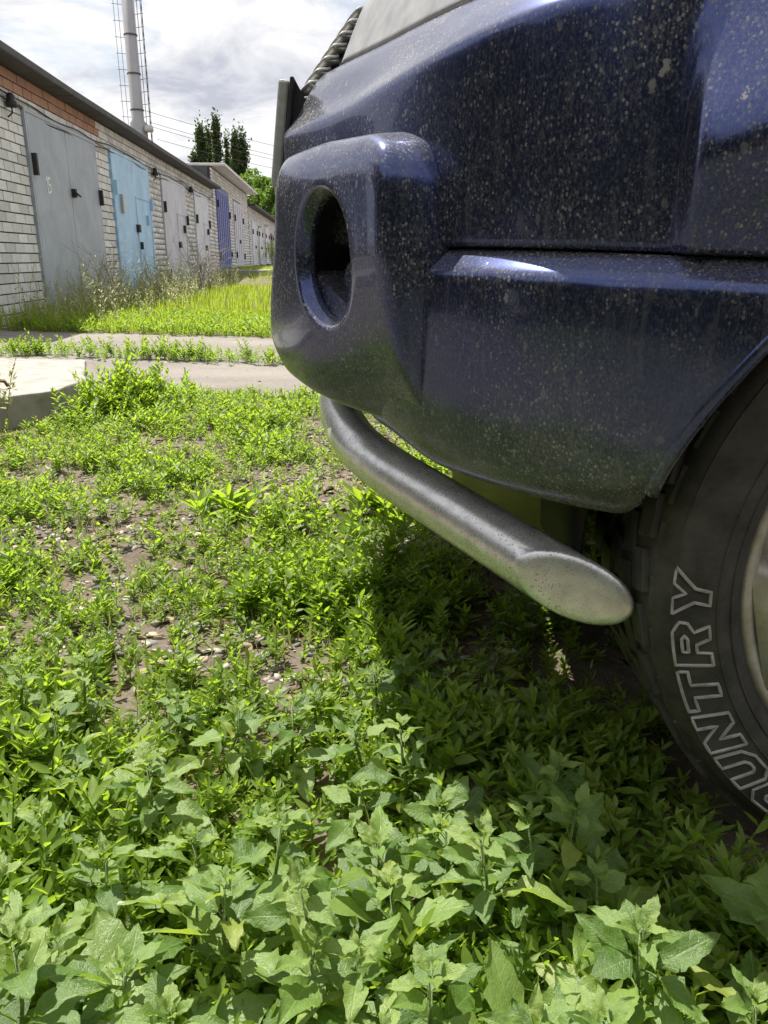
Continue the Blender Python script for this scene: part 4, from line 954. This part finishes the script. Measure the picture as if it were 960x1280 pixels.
o = scatter('shaded_cover', SPR, wp, rng.uniform(.5, 1.05, len(wp)), M['knot'], tilt=.35); tag(o, 'low dark weeds in the shade beside the front tyre', 'ground cover', kind='stuff')
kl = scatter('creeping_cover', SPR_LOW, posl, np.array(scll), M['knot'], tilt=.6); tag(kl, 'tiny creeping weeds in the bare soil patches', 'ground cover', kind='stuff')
# road-side clumps that can be told apart
def clump(label, x, y, n, rx_, ry_, s0, s1, var=SPR_BIG, group=None, name='knotweed_clump', z=None):
    p = np.array([(random.gauss(0, rx_), random.gauss(0, ry_), 0) for _ in range(n)]); r = np.hypot(p[:, 0] / rx_, p[:, 1] / ry_)
    sc = np.random.default_rng(n).uniform(s0, s1, n) * (1.15 - .22 * np.clip(r, 0, 2))
    o = scatter(name, var, p, sc, M['knot'], tilt=.3); o.location = (x, y, (tz(x, y) if z is None else z) - .004); tag(o, label, 'weed clump', group); return o
clump('tall dark green knotweed clump leaning on the right end of the concrete slab', -1.10, 3.40, 150, .095, .12, .62, 1.0)
clump('leafy weed clump in front of the concrete slab', -1.62, 2.86, 30, .09, .05, .35, .55)
strip = [(-3.05, 40, .22, 'leftmost'), (-2.45, 46, .22, 'second'), (-1.98, 22, .14, 'third'), (-1.56, 46, .15, 'fourth'), (-1.27, 24, .10, 'fifth'), (-.90, 5, .04, 'sixth'), (-.66, 20, .11, 'seventh'), (-.34, 34, .11, 'eighth'), (-.04, 26, .12, 'ninth'), (.40, 30, .15, 'tenth'), (.9, 40, .2, 'eleventh')]
for x, n, rx_, nm in strip:
    clump(nm + ' weed clump from the left on the strip between the wheel tracks', x, 4.95 - RS * x, n * 2, rx_, .045, .34, .66, group='weed clumps along the road strip', z=0.0)
p = []
while len(p) < 420:
    x = random.uniform(-4.5, 6); c = random.gauss(4.95, .09); d = fbm(x, 3, 1.1, 2)
    if d > .12: p.append((x, c - RS * x, .002))
o = scatter('strip_weeds', SPR, p, rng.uniform(.7, 1.3, len(p)), M['knot']); tag(o, 'short weeds growing along the middle of the road', 'ground cover', kind='stuff')
# long-leaved weeds standing out of the carpet
LONG = [sprig(random.uniform(.04, .07), 14, .05, .085, .75) for _ in range(4)]
for lab, x, y, n in (('spreading clump of long narrow leaves in the middle of the sunlit weeds', -.42, 1.98, 7), ('long-leaved weed tuft beside the steel tube', -.02, 1.98, 5), ('long-leaved weed tuft at the front of the trodden gravel', -.05, 2.55, 5)):
    clump(lab, x, y, n, .05, .05, .8, 1.1, LONG, 'long-leaved tufts', 'weed_tuft')
clump('dark leafy weed clump at the edge of the shadow under the tube', -.04, 1.50, 46, .07, .12, .45, .7)

# goosefoot plants: each leaf a part
def goose_leaf(seed, L_=1.0):
    r_ = random.Random(seed); rows = []
    ts = [0, .10, .20, .30, .40, .50, .60, .70, .80, .90, 1.0]; wd = r_.uniform(.52, .76)
    prof = [.03, .22, .38, .46, .475, .45, .40, .33, .24, .13, .0]
    V_ = []
    for i, t in enumerate(ts):
        ed = prof[i] * wd
        tooth = (1.075 if i % 2 else .925) if 1 < i < 10 else 1.0
        for sgn in (1, 0.5, 0, -.5, -1):
            e = ed * sgn * (tooth * r_.uniform(.92, 1.08) if abs(sgn) == 1 else 1.0)
            x = t + (.022 * (1 if i % 2 else -.4) if abs(sgn) == 1 and 1 < i < 9 else 0)
            z = .16 * abs(e) * (1 + .5 * math.sin(i * 1.7 + seed)) - (.12 + .28 * ((seed * 37) % 10) / 10) * t * t + .05 * math.sin(8 * t + 3 * sgn + seed) * abs(sgn) - (.012 if sgn == 0 else 0)
            V_.append((x + .28, e, z))
    F_ = [(i * 5 + j, i * 5 + j + 1, (i + 1) * 5 + j + 1, (i + 1) * 5 + j) for i in range(10) for j in range(4)]
    b = len(V_)                                             # petiole
    for x, z in ((0, -.05), (.15, -.012), (.31, -.006)):
        for k in range(3): V_.append((x, .016 * math.cos(k * 2.09), z + .016 * math.sin(k * 2.09)))
    F_ += [(b + i * 3 + k, b + i * 3 + (k + 1) % 3, b + (i + 1) * 3 + (k + 1) % 3, b + (i + 1) * 3 + k) for i in range(2) for k in range(3)]
    me = mesh_np('leaf', np.array(V_), [np.array(F_)], M['goose'], True); return me
GLEAF = [goose_leaf(i) for i in range(14)]
GYOUNG = []
for i in range(4):
    gy_ = goose_leaf(40 + i); gy_.materials[0] = M['goose_young']; GYOUNG.append(gy_)
STEMS = []
for i in range(4):
    q = MB().tube([(0, 0, -.01), (.004 * math.sin(i), .003, .33), (.0, .008 * math.cos(i), .66), (.004, 0, 1.0)], [.0042, .0036, .0028, .0016], 6)
    t_ = q.build('stem', M['stem'], None, True); STEMS.append(t_.data); bpy.data.objects.remove(t_)
def goosefoot(x, y, h, label, group, big=1.0, nl=None):
    e = empty('goosefoot_plant', (x, y, tz(x, y)), random.uniform(0, 6.28), label, 'weed', group)
    e.rotation_euler = (random.uniform(-.18, .18), random.uniform(-.18, .18), e.rotation_euler.z)
    link('stem', random.choice(STEMS), e, (0, 0, 0), None, (.62, .62, h * .95))
    n = nl or random.randint(10, 14)
    for i in range(n):                                      # big lower leaves on long stalks, spreading
        t = .25 + .60 * i / (n - 1)
        L_ = (.060 - .030 * max(0, t - .4) / .45) * random.uniform(.6, 1.2) * big
        pit = .05 + .75 * max(0, t - .35) + random.uniform(-.40, .45)
        link('leaf', random.choice(GLEAF), e, (0, 0, h * t), (random.uniform(-.55, .55), -pit, i * 2.4 + random.uniform(-.4, .4)), (L_ * random.uniform(.9, 1.15), L_ * random.uniform(.8, 1.1), L_ * random.uniform(.5, 1.8)))
    for i in range(7):                                      # pale young rosette at the tip
        L_ = (.028 - .0028 * i) * random.uniform(.8, 1.15) * big
        link('leaf', random.choice(GYOUNG), e, (0, 0, h * (.88 + .018 * i)), (random.uniform(-.3, .3), -(.45 + .13 * i + random.uniform(-.15, .15)), i * 2.4 + random.uniform(-.3, .3)), (L_, L_ * .85, L_ * 1.4))
spots = []
def far_enough(x, y, d): return all((x - a) ** 2 + (y - b) ** 2 > d * d for a, b in spots)
k = 0
while len(spots) < 82 and k < 9000:
    k += 1; y = random.uniform(.34, 1.02); x = random.uniform(-.66, .36)
    if x > .02 and y > .80 - .25 * (x - .02): continue
    if y > .90 and random.random() < .6: continue
    if x > .20 and y > .56: continue
    if not far_enough(x, y, .060 + .02 * (y > .8)): continue
    spots.append((x, y))
def shadowed(x, y): return x > np.interp(y, [.3, .556, .717, .906, 1.09], [.30, .235, .19, .06, .0])
for x, y in spots:
    sh = shadowed(x, y)
    if sh: zone = 'in the car shadow at the bottom right' if y < .6 else 'at the edge of the car shadow'
    else: zone = ('in the lower left corner' if x < -.22 else 'at the bottom centre' if x < .05 else 'sunlit just left of the car shadow') if y < .62 else ('at the left edge behind the front row' if x < -.36 else 'below the bare soil patch' if x < -.08 else 'lit at the tip of the car shadow')
    goosefoot(x, y, random.uniform(.065, .145) * (1.2 if y < .65 else .9), 'broad toothed goosefoot weed ' + zone, 'goosefoot ' + zone, float(np.interp(y, [.4, .65, .95], [1.25, 1.0, .78])))
for x, y in ((.10, 1.03), (.15, .98), (.06, 1.12), (.20, .93), (.24, 1.02), (.03, 1.04), (.12, .90), (.17, 1.12)):
    goosefoot(x, y, random.uniform(.05, .08), 'grey green goosefoot weed in the deep shade below the tube end', 'goosefoot under the tube', .8, 10)

# small stones and dry litter
def bits(name, label, n, smin, smax, mat, flat, area, catg):
    P_ = []
    while len(P_) < n:
        x, y = area()
        if in_slab(x, y): continue
        if x > .18 and y < 1.3 and random.random() < .95: continue
        if random.random() < .25 + .75 * bare(x, y) : P_.append((x, y, tz(x, y)))
    P_ = np.array(P_); m = len(P_); s = rng.uniform(smin, smax, m) ; yaw = rng.uniform(0, 6.28, m)
    v = BOXV[None] * np.stack([s, s * rng.uniform(.5, 1, m), s * flat * rng.uniform(.5, 1.2, m)], 1)[:, None] * rng.uniform(.6, 1.25, (m, 8, 1))
    c, sn = np.cos(yaw)[:, None], np.sin(yaw)[:, None]
    v = np.stack([v[..., 0] * c - v[..., 1] * sn, v[..., 0] * sn + v[..., 1] * c, v[..., 2] + v[..., 0] * rng.normal(0, .25, (m, 1))], -1) + P_[:, None] + np.array([0, 0, .001])
    f = (BOXF[None] + (np.arange(m) * 8)[:, None, None]).reshape(-1, 4)
    o = link(name, mesh_np(name, v.reshape(-1, 3), [f], mat, False, {'rnd': np.repeat(rng.random(m), 8)})); tag(o, label, catg, kind='stuff')
def near_area():
    y = .4 + 3.3 * random.random(); return random.uniform(-.6 * y - .2, min(.6 * y, .9)), y
bits('gravel', 'small grey stone chips lying on the bare soil', 3200, .004, .020, M['stone'], .5, near_area, 'gravel')
bits('leaf_litter', 'dry brown litter lying between the weeds', 2600, .006, .028, M['litter'], .08, near_area, 'litter')
def road_area(): x = random.uniform(-4, 2); return x, random.uniform(3.8, 6.6) - RS * x
bits('road_gravel', 'loose stone chips on the packed road', 1800, .005, .022, M['stone'], .5, road_area, 'gravel')

# grass bank below the garages
BL_V = np.array([(-.5, 0, 0), (.5, 0, 0), (-.4, .1, .5), (.4, .1, .5), (0, .35, 1.0)]); BL_T = np.array([(0, 1, 3), (0, 3, 2), (2, 3, 4)])
def blades(name, label, P_, h, wdt, mat):
    P_ = np.array(P_); m = len(P_); yaw = rng.uniform(0, 6.28, m); v = BL_V[None] * np.stack([wdt * rng.uniform(.6, 1.4, m), h * rng.uniform(.2, 1.3, m), h], 1)[:, None]
    c, sn = np.cos(yaw)[:, None], np.sin(yaw)[:, None]
    v = np.stack([v[..., 0] * c - v[..., 1] * sn, v[..., 0] * sn + v[..., 1] * c, v[..., 2]], -1) + P_[:, None]
    f = (BL_T[None] + (np.arange(m) * 5)[:, None, None]).reshape(-1, 3)
    o = link(name, mesh_np(name, v.reshape(-1, 3), [f], mat, False, {'rnd': np.repeat(rng.random(m), 5)})); tag(o, label, 'grass', kind='stuff')
def wall_x(y): return W0.x + WD.x / WD.y * y
P_ = []; H_ = []
while len(P_) < 52000:
    y = 6.0 + 24 * random.random() ** 1.6; x = random.uniform(wall_x(y) + .03, 3.2)
    if cval(x, y) < 6.62 + .12 * fbm(x, 4, 2): continue
    dw = x - wall_x(y); near = math.exp(-dw / .8); n = .5 + .6 * fbm(x, y, 1.3)
    h = (.07 + .16 * near * (y < 17) + .05 * n) * random.uniform(.6, 1.3); P_.append((x, y, tz(x, y))); H_.append(max(.04, h))
Q_ = []; 
while len(Q_) < 9000: Q_.append((random.uniform(-6, 6), random.uniform(-6, .22), 0.0))
T_ = []
while len(T_) < 1700:
    y = .35 + 3.3 * random.random(); x = random.uniform(-.6 * y - .2, min(.6 * y, 1.0))
    if not in_slab(x, y) and not in_wheel(x, y) and cval(x, y) < 3.75 and fbm(x, y, 2.2, 6) > -.1 and (x < .02 or y > 2): T_.append((x, y, tz(x, y)))
blades('stray_grass', 'stray thin grass blades among the low weeds', T_, rng.uniform(.02, .065, len(T_)), .003, M['stalk'])
blades('rough_grass', 'unseen rough grass added around the viewer, mirrored in the lower bumper', Q_, rng.uniform(.05, .16, 9000), .016, M['grass'])  # grass added out of view to darken the bumper's reflection
blades('grass_bank', 'bright green grass between the road and the garages', P_, np.array(H_), .010, M['grass'])
p = []
while len(p) < 3200:
    y = 5.6 + 6 * random.random() ** 1.5; x = random.uniform(wall_x(y) + .2, 2.5); c = cval(x, y)
    if 6.55 + .1 * fbm(x, 4, 2) < c < 8.6: p.append((x, y, tz(x, y)))
o = scatter('verge_weeds', SPR, p, rng.uniform(.8, 1.7, len(p)), M['knot']); tag(o, 'low leafy weeds along the far verge of the road', 'ground cover', kind='stuff')
# tall seeding stalks by the wall
def stalk(h, n):
    V_ = []; T_ = []; A_ = []; la = random.uniform(0, 6.28); k = random.uniform(.05, .25)
    def sp(t): return np.array([math.cos(la) * k * h * t * t, math.sin(la) * k * h * t * t, h * t])
    for i in range(4):
        for j in range(3): V_.append(sp(i / 3) + .0035 * (1 - .2 * i) * np.array([math.cos(j * 2.1), math.sin(j * 2.1), 0])); A_.append(.5)
    for i in range(3):
        for j in range(3): a, b, c, d = i * 3 + j, i * 3 + (j + 1) % 3, (i + 1) * 3 + (j + 1) % 3, (i + 1) * 3 + j; T_ += [(a, b, c), (a, c, d)]
    b = 12
    for i in range(n):
        t = .30 + .70 * i / n; L_ = random.uniform(.02, .06) * (1.2 - .6 * t); v = LEAF_V * np.array([L_, L_ * 1.1, L_])
        off = (1 - t) * h * .18; a = random.uniform(0, 6.28)
        v = v @ rotm(a, random.uniform(.0, 1.2), 0).T + sp(t) + np.array([math.cos(a) * off, math.sin(a) * off, 0]) * random.random()
        V_ += list(v); T_ += [tuple(q + b) for q in LEAF_T]; A_ += [random.random()] * 8; b += 8
    return np.array(V_), np.array(T_), np.array(A_)
ST = [stalk(random.uniform(.35, .62), random.randint(18, 30)) for _ in range(10)]
p = []
while len(p) < 620:
    y = random.uniform(7.0, 19); x = wall_x(y) + abs(random.gauss(.45, .40)) + .10
    if cval(x, y) > 6.7 and random.random() < (1 if y < 14 else .45): p.append((x, y, tz(x, y)))
o = scatter('seeding_weeds', ST, p, rng.uniform(.5, 1.15, len(p)), M['stalk'], tilt=.12); tag(o, 'tall pale seeding weeds along the foot of the garage wall', 'weeds', kind='stuff')
def dry_bush(label, x, y, h, n):
    b = MB()
    for i in range(n):
        a = random.uniform(0, 6.28); s = random.uniform(.15, .55) * h; top = Vector((math.cos(a) * s, math.sin(a) * s, h * random.uniform(.5, 1.0)))
        p0 = Vector((random.gauss(0, .08), random.gauss(0, .08), 0)); mid = p0.lerp(top, .5) + Vector((random.gauss(0, .06), random.gauss(0, .06), .08))
        b.tube([p0, mid, top], [.007, .005, .002], 4)
        for k in range(4):
            q = mid.lerp(top, random.random()); d = Vector((random.gauss(0, .14), random.gauss(0, .14), random.uniform(.05, .2))); b.tube([q, q + d * .6, q + d], [.003, .0025, .0015], 3)
    o = b.build('dry_bush', M['twig']); o.location = (x, y, tz(x, y)); tag(o, label, 'dead bush', 'dead bushes by the garages'); return o
dry_bush('leafless dry bush in front of the lilac gate', wall_x(15.8) + .75, 15.8, 1.15, 26)
dry_bush('leafless dry twigs in front of the sky blue gate', wall_x(13.2) + .5, 13.0, .8, 14)
dry_bush('leafless dry twigs in front of the grey gate', wall_x(9.9) + .55, 9.9, .8, 14)
dry_bush('leafless dry twigs between the lilac and pale gates', wall_x(18.6) + .6, 18.4, .95, 18)
sw = scatter('seeding_weed', [stalk(.40, 60)], [(0, 0, 0), (.02, .01, 0), (-.03, .02, 0)], np.array([1.0, .8, .7]), M['stalk'], tilt=.08); sw.location = (-1.50, 3.02, .0); tag(sw, 'thin pale seeding weed standing in front of the concrete slab', 'weed')
bs = scatter('green_bush', SPR_BIG, [(random.gauss(0, .35), random.gauss(0, .35), random.uniform(0, .5)) for _ in range(70)], rng.uniform(1.2, 2.4, 70), M['knot']); bs.location = (wall_x(39) + 1.0, 38.5, .34); tag(bs, 'small dark bush by the far pale garage gate', 'bush')
